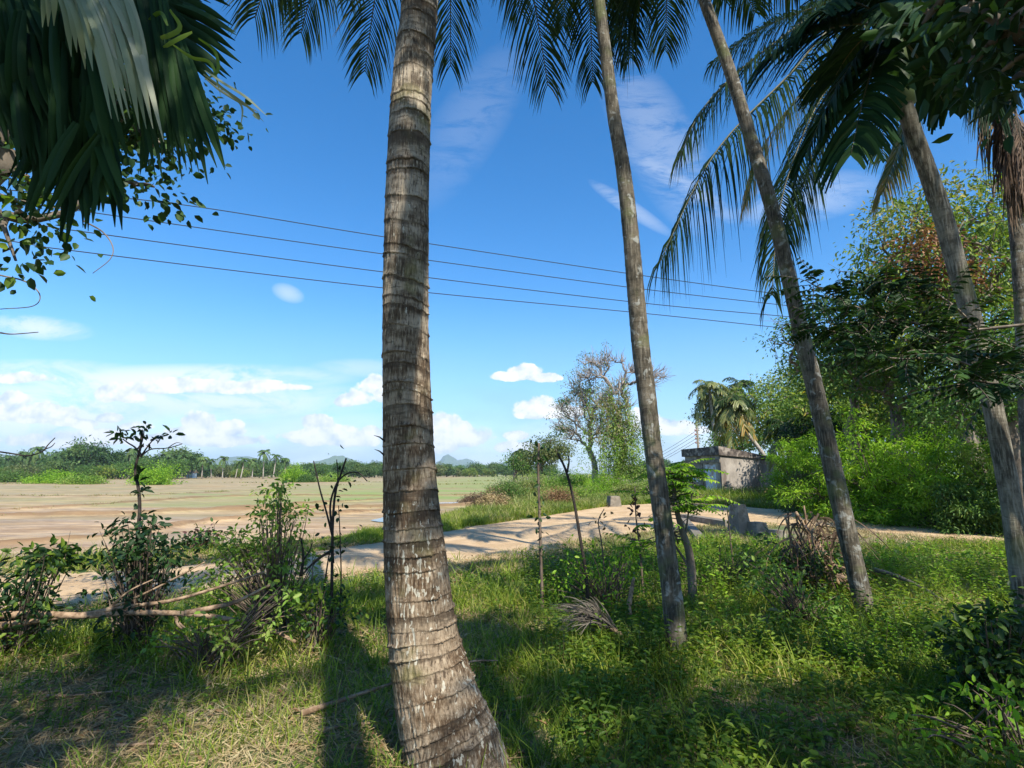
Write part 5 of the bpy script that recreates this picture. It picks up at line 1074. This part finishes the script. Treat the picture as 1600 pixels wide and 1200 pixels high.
# low broad leaved weeds
a = Acc()
def weeds(n, x0, x1, y0, y1, hh, L, k, dens, mat=0):
    x, y = scatter(n, x0, x1, y0, y1, r, dens); m_ = len(x); z = H(x, y); hgt = hh * r.uniform(.4, 1.3, m_)
    t_ = np.tile(np.linspace(.25, 1, k), m_); X_ = np.repeat(x, k); Y_ = np.repeat(y, k); th = r.uniform(0, 2 * pi, len(X_)); lean = np.repeat(r.normal(size=(m_, 2)) * .25, k, 0) * (t_ * np.repeat(hgt, k))[:, None]
    p = np.stack([X_ + lean[:, 0], Y_ + lean[:, 1], np.repeat(z, k) + t_ * np.repeat(hgt, k)], 1); d = np.stack([np.cos(th), np.sin(th), r.uniform(-.2, .5, len(X_))], 1)
    a.inst(LEAF, p, d, np.array([0, 0, 1.]) + r.normal(size=p.shape) * .35, L * r.uniform(.6, 1.3, len(X_)), L * .45 * r.uniform(.7, 1.2, len(X_)), mat)
    st = r.rand(m_) < .35
    for xx, yy2, zz, hh2, le in zip(x[st], y[st], z[st], hgt[st], lean[k - 1::k][st]): a.tube([(xx, yy2, zz - .02), (xx + le[0], yy2 + le[1], zz + hh2)], [.003, .0015], 3, 2, cap=False)
vis = lambda x, y: infr(x, y) * (edge(x, y) > .15)
weeds(2600, -5, 6, 2.0, 5, .14, .042, 6, lambda x, y: vis(x, y) * (fbm(x * 1.5, y * 1.5, 81) > .45) * .8)
weeds(4600, .2, 9, 4.4, 9.5, .30, .06, 8, lambda x, y: vis(x, y) * np.clip((fbm(x * .9, y * .9, 83) - .36) * 5, 0, 1))
weeds(4200, 3.0, 13, 7.0, 12, .22, .055, 7, lambda x, y: vis(x, y) * np.clip((fbm(x * .8, y * .8, 97) - .33) * 5, .1, 1)); weeds(1600, 1.0, 13, 5.0, 12, .26, .075, 6, lambda x, y: vis(x, y) * (fbm(x * .6, y * .6, 98) > .5), 1)
weeds(1500, -8, 0, 4.6, 8.0, .20, .055, 7, lambda x, y: vis(x, y) * (fbm(x * 1.1, y * 1.1, 85) > .47) * .8)
weeds(2600, .3, 5.5, 2.2, 5.2, .2, .06, 8, lambda x, y: vis(x, y) * np.clip((fbm(x * 1.3, y * 1.3, 88) - .3) * 4, 0, 1))
weeds(2200, -.5, 9, 4, 9.5, .42, .035, 16, lambda x, y: vis(x, y) * np.clip((fbm(x * .7, y * .7, 89) - .42) * 6, 0, 1), 1)
tag(a.build('weeds', ['herb', 'bright', 'rachis'], loc=(0, 5, 0)), 'low leafy weeds covering the ground between the palm trunks', 'weeds', kind='stuff')
# verge and bank grass beyond the road
a = Acc()
def zone(pts, n, hh, w, mat, per=6, lean=.4, z0=0.0):
    pl = [tuple(G(px, py, z0)[:2]) for px, py in pts]; A_ = np.array(pl); x, y = scatter(n, A_[:, 0].min(), A_[:, 0].max(), A_[:, 1].min(), A_[:, 1].max(), r, lambda x, y: inpoly(x, y, pl)); tufts(a, x, y, per, .06 + w, hh, w, r, lean, mat)
# verge: between far road edge and mud
def verge(n, smax, x0, x1, y0, y1, hh, w, mat, lo=-.2):
    x, y = scatter(n, x0, x1, y0, y1, r, lambda x, y: (~roadm(x, y)) * (y > np.interp(x, np.array(farE)[::-1, 0][np.argsort(np.array(farE)[::-1, 0])], np.array(farE)[::-1, 1][np.argsort(np.array(farE)[::-1, 0])])) * (np.where(inpoly(x, y, PAD), dpoly(x, y, bnd), -dpoly(x, y, bnd)) < .35) * (fbm(x * .8, y * .8, 91) > .33)); tufts(a, x, y, 7, .07, hh, w, r, .4, mat)
verge(11000, 1, -13, 1, 9, 19, .10, .012, 0); verge(5000, 1, -13, 1, 9, 19, .12, .012, 1); verge(11000, 1, -4, 6, 12, 24, .22, .016, 0); verge(12000, 1, -3, 14, 15, 34, .34, .024, 0); verge(7000, 1, -3, 14, 15, 34, .4, .024, 1)
verge(9000, 1, -2, 30, 30, 60, .55, .05, 1); verge(9000, 1, -2, 30, 30, 60, .5, .05, 0)
zone([(560, 838), (600, 835), (740, 800), (745, 818), (640, 838), (560, 850)], 6000, .30, .014, 0, 7)
# tall grass before the shed and along the far roadside
zone([(1085, 782), (1095, 765), (1180, 768), (1225, 775), (1240, 792), (1150, 790)], 5000, .85, .03, 0, 7, .3); zone([(1085, 786), (1090, 776), (1235, 782), (1240, 796), (1160, 792)], 3500, .45, .025, 1, 7, .4)
zone([(880, 775), (1000, 770), (1080, 775), (1080, 785), (960, 788), (880, 790)], 5000, .5, .025, 2, 7, .4); zone([(1240, 800), (1560, 830), (1600, 828), (1600, 815), (1240, 790)], 7000, .35, .02, 1, 7, .5)
zone([(760, 760), (880, 752), (930, 765), (900, 785), (800, 800), (760, 800)], 5000, .6, .03, 2, 7, .35)
zone([(680, 884), (860, 852), (1000, 832), (1090, 822), (1220, 818), (1180, 846), (1000, 872), (800, 896), (690, 900)], 3600, .16, .010, 1, 7, .8); zone([(680, 884), (860, 852), (1000, 832), (1090, 822), (1220, 818), (1180, 846), (1000, 868), (800, 892), (690, 900)], 3200, .14, .010, 3, 7, 1.0); zone([(1240, 822), (1600, 850), (1600, 858), (1240, 832)], 1500, .14, .012, 3, 6, .8); zone([(795, 742.5), (850, 741.5), (860, 752), (800, 758)], 700, 1.6, .09, 2, 8, .25)
tag(a.build('roadside_grass', ['grass', 'drygreen', 'reed', 'straw'], loc=(0, 18, 0)), 'tall green and yellowing grass on the verge and bank beyond the road', 'grass', kind='stuff')
# thin rice stubble and weeds on the bunds
a = Acc()
for pl, hh, ww in BUNDS:
    s = np.array(pl)
    for k in range(len(s) - 1):
        n = int(min(500, 22 * np.linalg.norm(s[k + 1] - s[k]) / max(1, (s[k][1] / 22)))); t_ = r.rand(n)[:, None]; p = s[k] * (1 - t_) + s[k + 1] * t_ + r.normal(size=(n, 2)) * ww * .4
        kk = fbm(p[:, 0] * .25, p[:, 1] * .25, 95) > .50; p = p[kk]
        if len(p): tufts(a, p[:, 0], p[:, 1], 4, .06, .12 + .004 * s[k][1], .012 + .0008 * s[k][1], r, .6, 0)
tag(a.build('bund_grass', ['drygreen'], loc=(0, 30, 0)), 'thin tufts of yellow green grass on the earth ridges of the muddy field', 'grass', kind='stuff')

# ================================================================== SMALL PLANTS, STICKS AND DEBRIS
def stake(name, label, cat, pts, Yv, w, mat='darkwood', forks=(), leaves=0, L=.05, leafm='dark', spread=9, group=None, ground=True):
    b0 = P(pts[0][0], pts[0][1], Yv); gz = Hs(b0[0], b0[1]); c = [P(x, y, Yv) for x, y in pts]; c[0] = np.array([b0[0], b0[1], gz - .05]); k = PXM(Yv)
    t = thing(name, label, cat, (b0[0], b0[1], gz), group); a = Acc(); s = smooth(c, 8); a.tube(s, np.linspace(w, w * .55, len(s)) * k * .5, 7)
    for f in forks:
        q = smooth([P(x, y, Yv) for x, y in f[0]], 6); a.tube(q, np.linspace(f[1], f[1] * .5, len(q)) * k * .5, 6)
    a.build('stem', mat, t)
    if leaves:
        a = Acc(); r = rng(int(pts[0][0])); leafspray(a, r, pts[1:], Yv, leaves, L, .6, 0, spread); a.build('foliage', leafm, t)
    return t
stake('tree_stake', 'bare dark forked stick standing in the grass left of the slender second palm', 'stick', [(919, 945), (916, 900), (908, 850), (896, 780), (884, 735), (871, 708)], 6.2, 6, forks=[([(886, 738), (889, 722), (888, 712)], 4)])
stake('sapling', 'upright sapling with small leaves all along its reddish stem, left of the forked stick', 'sapling', [(848, 915), (845, 870), (843, 800), (841, 740), (842, 692)], 6.3, 5.5, 'twig', leaves=60, L=.075, spread=6)
t = stake('sapling', 'tall bent sapling with a dark leafy tuft on top, left of the field view', 'sapling', [(221, 1000), (214, 880), (218, 800), (216, 762), (211, 735), (219, 700), (222, 672)], 5.3, 6, 'darkwood', forks=[([(221, 714), (212, 700), (200, 692), (192, 686)], 3), ([(221, 712), (236, 702), (262, 700), (284, 694)], 2.5), ([(221, 712), (232, 696), (242, 686), (262, 680)], 2.5), ([(213, 704), (222, 690), (226, 668)], 2.5), ([(262, 700), (275, 692), (285, 693)], 1.5)])
a = Acc(); r = rng(7)
for (px, py, n, L) in [(190, 684, 13, .085), (183, 676, 9, .08), (200, 682, 7, .08), (222, 668, 9, .08), (228, 664, 5, .08), (216, 680, 5, .08), (250, 682, 7, .08), (266, 678, 7, .09), (242, 688, 5, .07), (224, 692, 7, .08), (232, 690, 4, .08), (207, 700, 3, .08), (216, 742, 6, .09), (219, 768, 7, .1), (214, 752, 5, .09), (222, 772, 3, .1)]:
    clump_leaves(a, r, [P(px, py, 5.3)], .035, n, L, .5, 0, 0.0)
a.build('foliage', 'dark', t)
t = stake('cut_sapling', 'bundle of bare dark sticks fanning up just left of the central trunk', 'sticks', [(520, 960), (519, 880), (520, 820), (524, 770), (533, 740), (541, 716)], 5.4, 5,
      forks=[([(520, 840), (510, 800), (500, 765), (490, 720)], 3.5), ([(521, 880), (519, 820), (522, 790), (528, 745), (526, 718)], 3), ([(519, 830), (516, 790), (524, 760), (534, 746), (548, 738), (562, 740), (574, 752)], 3.5), ([(531, 960), (533, 900), (531, 830), (529, 790)], 2.5), ([(505, 930), (512, 880), (518, 850)], 3), ([(520, 860), (505, 868), (490, 880), (478, 890)], 5), ([(470, 900), (474, 870), (470, 840)], 5), ([(474, 875), (484, 860), (488, 848)], 3)], leaves=50, L=.07, spread=16)
stake('sapling', 'thin reddish purple sapling between the slender trunk and the road', 'sapling', [(1006, 930), (1000, 860), (994, 810), (992, 760)], 6.8, 3.5, 'twig', leaves=48, L=.08, leafm='purple', spread=10)
stake('sapling', 'little twiggy sapling beside the forked stick with brown leaves', 'sapling', [(948, 900), (940, 850), (935, 815), (944, 795)], 7.2, 2.5, 'twig', leaves=26, L=.06, leafm='litter', spread=10)
stake('sapling', 'tall thin weed just before the tapered concrete post', 'weed', [(1148, 900), (1142, 850), (1138, 810), (1134, 780)], 8.0, 2.5, 'twig', leaves=34, L=.06, leafm='olive', spread=5)
# pinnate young tree behind the second palm
b0 = P(1082, 920, 6.6); b0[2] = Hs(b0[0], b0[1]); t = thing('young_tree', 'young tree with fern like leaves and a fissured stem right behind the slender second palm', 'tree', b0)
a = Acc(); lv = Acc(); r = rng(12); main = smooth([b0 - [0, 0, .05], P(1078, 870, 6.6), P(1066, 830, 6.6), P(1056, 790, 6.6), P(1050, 740, 6.6)], 8); a.tube(main, np.linspace(.06, .02, len(main)), 8)
for (q, w) in [([(1070, 845), (1076, 800), (1082, 765), (1080, 735)], .013), ([(1058, 800), (1040, 770), (1022, 740), (1010, 720)], .014), ([(1060, 850), (1045, 810), (1022, 780), (1010, 760)], .012), ([(1085, 900), (1060, 860), (1038, 830)], .02)]:
    c = smooth([P(x, y, 6.6) for x, y in q], 6); a.tube(c, np.linspace(w, w * .5, len(c)), 5)
for i in range(110):
    if i < 74: x0, y0 = r.uniform(1028, 1102), r.uniform(722, 806)
    else: x0, y0 = r.uniform(1000, 1050), r.uniform(725, 860)
    p = P(x0, y0, 6.6 + r.normal() * .25); th = r.uniform(0, 2 * pi); ln = r.uniform(.28, .48); e = p + np.array([cos(th), sin(th) * .8, r.uniform(-.25, .25)]) * ln; c = bez(p, (p + e) / 2 + np.array([0, 0, .06]), e, 10); a.tube(c, [.003] * 10, 3, cap=False); pinnate(lv, r, c, 9, .09, .42)
    j = int(np.argmin(np.linalg.norm(main - p, axis=1))); a.tube(bez(main[j], (main[j] + p) / 2 + np.array([0, 0, .08]), p, 5), [.007, .006, .005, .004, .003], 4, cap=False)
a.build('trunk', 'bark', t); lv.build('foliage', ['bright'], t)
def blobplant(label, px, py, Yv, parts, stems, leafm='herb', L=.07, seed=1, crad=.12, nl=8, name='shrub', Wd=.55, mats=None, droop=.3):
    b0 = P(px, py, Yv); b0[2] = Hs(b0[0], b0[1]); r = rng(seed); t = thing(name, label, 'shrub', b0); a = Acc(); tips = []
    for (x, y, rx, ry, n) in parts:
        for _ in range(n): q = r.normal(size=2) * .5; tips.append(P(x + q[0] * rx, y + q[1] * ry, Yv + r.normal() * .22))
    tips = np.array(tips)
    for c in tips: a.tube(bez(b0 + np.array([r.normal() * .08, r.normal() * .08, -.04]), b0 * .5 + c * .5 + np.array([r.normal() * .06, 0, .12]), c, 7), np.linspace(.009, .003, 7), 4, cap=False)
    for ln, w in stems: c = smooth([P(x, y, Yv) for x, y in ln], 6); a.tube(c, np.linspace(w, w * .5, len(c)), 5)
    a.build('stem', 'twig', t); a = Acc(); clump_leaves(a, r, tips, crad, nl, L, Wd, 0, droop)
    if mats: clump_leaves(a, r, tips[r.rand(len(tips)) < .4], crad * 1.2, nl, L, Wd, 1, droop)
    a.build('foliage', [leafm] + (mats or []), t); return t
blobplant('dark leafy shrub at the foot of the tall bent sapling', 215, 1000, 5.2, [(215, 900, 60, 60, 44), (225, 850, 40, 40, 16), (200, 940, 60, 50, 26), (250, 880, 40, 40, 14), (230, 830, 16, 24, 10), (175, 870, 30, 20, 10), (265, 862, 14, 8, 4)], [([(190, 880), (180, 858), (174, 848)], .006), ([(233, 870), (236, 830), (234, 818)], .009), ([(200, 890), (176, 870), (168, 880)], .004)], 'dark', .075, 31, .13, 9)
blobplant('dark shrub at the left edge below the muddy field', 30, 1020, 5.0, [(10, 950, 60, 60, 34), (50, 900, 40, 40, 16), (75, 875, 30, 20, 9), (0, 990, 50, 40, 18), (90, 865, 14, 8, 6)], [([(20, 1000), (50, 900), (68, 872), (88, 862)], .008), ([(0, 880), (14, 862), (18, 856)], .005), ([(100, 880), (106, 850), (110, 830)], .003)], 'dark', .08, 32, .13, 9, mats=['herb'])
blobplant('light green tangled bush with pale stems, left of the bundle of bare sticks', 430, 960, 5.6, [(435, 790, 20, 34, 14), (430, 850, 40, 40, 26), (400, 870, 50, 34, 18), (365, 850, 40, 30, 15), (340, 880, 40, 40, 13), (475, 870, 34, 40, 12), (420, 900, 70, 50, 22), (436, 765, 10, 10, 5), (455, 800, 24, 10, 8), (410, 815, 14, 30, 10), (330, 930, 40, 30, 14)],
   [([(430, 940), (440, 880), (437, 820), (434, 760)], .008), ([(455, 930), (455, 860), (452, 800)], .006), ([(430, 920), (400, 880), (370, 850)], .006), ([(420, 930), (380, 890), (350, 830)], .005), ([(470, 900), (500, 870), (530, 865)], .008)], 'vine', .06, 33, .12, 8, mats=['herb'])
blobplant('dark low bush on the far verge behind the light green bush', 310, 872, 12.0, [(308, 850, 30, 16, 36), (325, 838, 16, 14, 14), (330, 862, 30, 10, 20)], [([(330, 850), (335, 830), (334, 815)], .01)], 'dark', .11, 34, .25, 10, mats=['purple'])
blobplant('small upright shrub at the bottom of the stick bundle, dark green', 500, 1010, 5.2, [(500, 960, 40, 60, 26), (480, 930, 30, 30, 12), (535, 940, 24, 40, 9)], [], 'herb', .06, 35, .12, 8, mats=['dark'])
blobplant('creeping plant with pale green heart shaped leaves under the fallen branch', 330, 1010, 4.7, [(320, 985, 60, 24, 30), (260, 1000, 50, 20, 16), (400, 980, 50, 24, 20), (350, 1010, 40, 16, 14), (440, 940, 40, 24, 14)], [], 'vine', .06, 36, .08, 4, mats=['herb'])
blobplant('dark bush with broad leaves cut by the right edge in the foreground', 1570, 1110, 3.7, [(1570, 1040, 60, 50, 90), (1600, 1000, 30, 50, 36), (1540, 1080, 50, 34, 40), (1510, 1000, 30, 14, 12), (1560, 970, 40, 20, 16)], [], 'dark', .06, 37, .13, 13, mats=['herb'])
blobplant('young bright plant in the bottom right corner', 1570, 1180, 3.2, [(1580, 1110, 24, 40, 14), (1540, 1100, 24, 34, 10), (1500, 1150, 40, 30, 14), (1440, 1140, 30, 40, 12), (1600, 1160, 40, 40, 16)], [], 'bright', .055, 38, .09, 7)
blobplant('leafy weeds with small yellow green leaves before the leaning trunk', 1260, 1000, 5.6, [(1250, 950, 50, 40, 40), (1200, 900, 40, 30, 30), (1290, 960, 30, 30, 18)], [], 'vine', .06, 39, .12, 8)
blobplant('dense dark undergrowth around the fallen frond stack', 1250, 950, 7.0, [(1240, 900, 60, 40, 50), (1280, 890, 50, 30, 40), (1200, 920, 40, 30, 26)], [], 'dark', .08, 40, .16, 9, mats=['herb'])
blobplant('tall green herb with broad leaves left of the slender second palm', 950, 960, 6.4, [(935, 890, 60, 34, 26), (890, 905, 44, 24, 16), (975, 870, 30, 40, 14), (985, 915, 24, 24, 10)], [], 'bright', .055, 41, .14, 8, mats=['herb'])
blobplant('green herbs between the second palm and the leaning trunk', 1130, 930, 7.4, [(1120, 880, 60, 34, 28), (1180, 870, 44, 30, 20), (1100, 915, 50, 30, 18), (1060, 890, 20, 20, 8)], [], 'herb', .06, 42, .17, 8, mats=['bright'])
blobplant('low yellow green vine mat on the grass at the right, below the road', 1430, 900, 9.0, [(1400, 880, 80, 16, 60), (1480, 890, 80, 16, 60), (1540, 900, 50, 20, 40), (1380, 910, 60, 16, 30)], [], 'vine', .085, 43, .16, 7, mats=['bright'])
blobplant('small cabbage like weed with pale broad leaf beside the leaning trunk foot', 1200, 975, 5.8, [(1200, 962, 14, 8, 5), (1180, 970, 16, 4, 4)], [], 'paleleaf', .13, 44, .08, 2)
# fallen branch
def branch(label, cat, lines, Yv, mat='deadwood', name='fallen_branch', group=None):
    p0 = P(*lines[0][0][0][:2], Yv); t = thing(name, label, cat, p0, group)
    a = Acc(); 
    for k, (ln, w) in enumerate(lines):
        c = smooth([P(q[0], q[1], q[2] if len(q) > 2 else Yv) for q in ln], 6); gz = H(c[:, 0], c[:, 1]) + .01; c[:, 2] = np.maximum(c[:, 2], gz); a.tube(c, np.linspace(w, w * .45, len(c)) * PXM(Yv) * .5, 8)
    a.build('limb', mat, t); return t
branch('long forked fallen branch lying across the plants at the lower left', 'branch', [([(-60, 962), (60, 960), (130, 962), (200, 957), (290, 959), (350, 966), (410, 978), (462, 1003)], 11), ([(-60, 985), (20, 975), (80, 966), (120, 960)], 12), ([(120, 962), (200, 948), (270, 938), (340, 918), (412, 894)], 7), ([(290, 958), (330, 950), (370, 940), (422, 914)], 9), ([(270, 960), (282, 975), (300, 985), (340, 978), (400, 970), (460, 960)], 3), ([(150, 958), (220, 930), (280, 900), (320, 878)], 4), ([(160, 960), (200, 925), (240, 905)], 4), ([(275, 962), (278, 975), (286, 984)], 6)], 4.9)
branch('thin bare branch sticking in from the left edge above the tree line', 'branch', [([(-450, 640), (-200, 680), (0, 706), (40, 712), (65, 706), (76, 694), (86, 684)], 3), ([(70, 702), (80, 698), (86, 692)], 2)], 3.6, 'darkwood', 'hanging_branch')
branch('pale broken stick leaning in the grass left of the slender second trunk', 'stick', [([(983, 945, 5.6), (988, 915, 5.6), (991, 902, 5.6)], 8), ([(985, 960, 5.6), (983, 940, 5.6)], 6)], 5.6, name='broken_stick')
branch('pale stick running towards the viewer left of the slender second trunk', 'stick', [([(976, 1020, 4.7), (975, 1050, 4.4), (977, 1090, 4.05), (980, 1120, 3.8)], 12)], 4.2, name='broken_stick')
branch('dark log with a pale cut end lying in the shaded grass at the bottom', 'log', [([(1050, 1040, 4.6), (1110, 1090, 4.1), (1150, 1135, 3.75), (1188, 1172, 3.5)], 13)], 4.0, name='log')
branch('short pale sticks on the grass between the central trunk and the second one', 'stick', [([(714, 1042, 4.2), (740, 1033, 4.25), (778, 1032, 4.25)], 4)], 4.2, name='broken_stick')
branch('long dry palm rib lying on the grass right of the leaning trunk', 'palm rib', [([(1366, 890, 7.6), (1400, 900, 7.3), (1440, 918, 7.0), (1476, 940, 6.6)], 8)], 7.0, 'deadfrond', 'palm_rib')
branch('thin dead sticks at the left of the central trunk foot', 'stick', [([(470, 1115, 3.6), (530, 1095, 3.75), (612, 1068, 3.9)], 9)], 3.8, name='broken_stick')
rs = random.Random(12)
for k in range(14):
    px, py = [(300,1120),(420,1060),(130,1090),(560,1150),(860,1090),(1040,1130),(1240,1060),(1340,1010),(1420,1130),(780,1120),(1130,1010),(1290,1150),(230,1170),(930,1150)][k]
    p = gp(px, py); th = rs.uniform(0, pi); L = rs.uniform(.25, .6); q = [p + np.array([cos(th), sin(th), 0]) * L * (t_ - .5) + np.array([rs.uniform(-.02, .02), 0, 0]) for t_ in (0, .35, .7, 1)]
    for u in q: u[2] = Hs(u[0], u[1]) + .035
    a = Acc(); a.tube(smooth(q, 5), np.linspace(.011, .005, 16), 6); o = a.build('twig', 'deadwood', loc=p); tag(o, 'short dry twig lying among the grass in the foreground', 'twig', 'dry twigs on the grass')
# dry frond lying by the second palm
p0 = P(972, 992, 4.9); t = thing('fallen_frond', 'dry grey palm frond curled on the ground left of the slender second trunk', 'palm frond', p0); a = Acc(); r = rng(66)
a.tube([P(972, 992, 4.85), P(940, 972, 5.0), P(915, 950, 5.1)], [.02, .016, .008], 6, 0)
for i in range(130):
    q = r.rand(); s0 = P(972 - 45 * q, 992 - 30 * q, 4.9 + .2 * q); x1 = r.uniform(850, 930) + 10 * q; y1 = 945 + r.uniform(-16, 50) + (x1 < 880) * 12; e = P(x1, min(y1, 992), 5.0 + r.normal() * .15)
    c = bez(s0, (s0 + e) / 2 + np.array([0, 0, r.uniform(.02, .16)]), e, 7); T = nrm(np.gradient(c, axis=0)); sd_ = nrm(np.cross(T, r.normal(size=3))); w_ = .008 * np.linspace(1, .2, 7)[:, None]; i_ = np.arange(6)
    a.raw(np.concatenate([c + sd_ * w_, c - sd_ * w_]), [np.stack([i_, i_ + 1, 7 + i_ + 1, 7 + i_], 1)], 1)
a.build('leaflets', ['deadwood', 'deadfrond'], t)
# stack of dead fronds by the leaning trunk
p0 = P(1290, 930, 6.8); p0[2] = Hs(p0[0], p0[1]); t = thing('fallen_frond', 'dark heap of dead fronds and a broken rib leaning up left of the leaning trunk', 'palm frond', p0); a = Acc(); r = rng(67)
for (ln, w) in [([(1335, 930), (1300, 880), (1265, 835), (1243, 800)], .035), ([(1300, 920), (1285, 870), (1276, 825)], .02), ([(1250, 900), (1238, 850), (1228, 810)], .02), ([(1320, 925), (1302, 895), (1298, 850)], .03), ([(1270, 880), (1262, 830), (1256, 790)], .018)]: c = smooth([P(x, y, 6.9) for x, y in ln], 6); a.tube(c, np.linspace(w, w * .6, len(c)), 7, 0)
for i in range(240):
    s0 = P(r.uniform(1225, 1330), r.uniform(800, 905), 6.9 + r.normal() * .2); e = s0 + np.array([r.normal() * .22, r.normal() * .2, -r.uniform(.1, .6)]); e[2] = max(e[2], Hs(e[0], e[1]) + .02); c = bez(s0, (s0 + e) / 2 + np.array([r.normal() * .08, 0, .08]), e, 6); T = nrm(np.gradient(c, axis=0)); sd_ = nrm(np.cross(T, r.normal(size=3))); w_ = .013 * np.linspace(1, .2, 6)[:, None]; i_ = np.arange(5)
    a.raw(np.concatenate([c + sd_ * w_, c - sd_ * w_]), [np.stack([i_, i_ + 1, 6 + i_ + 1, 6 + i_], 1)], 1)
a.build('leaflets', ['deadwood', 'browndead'], t)
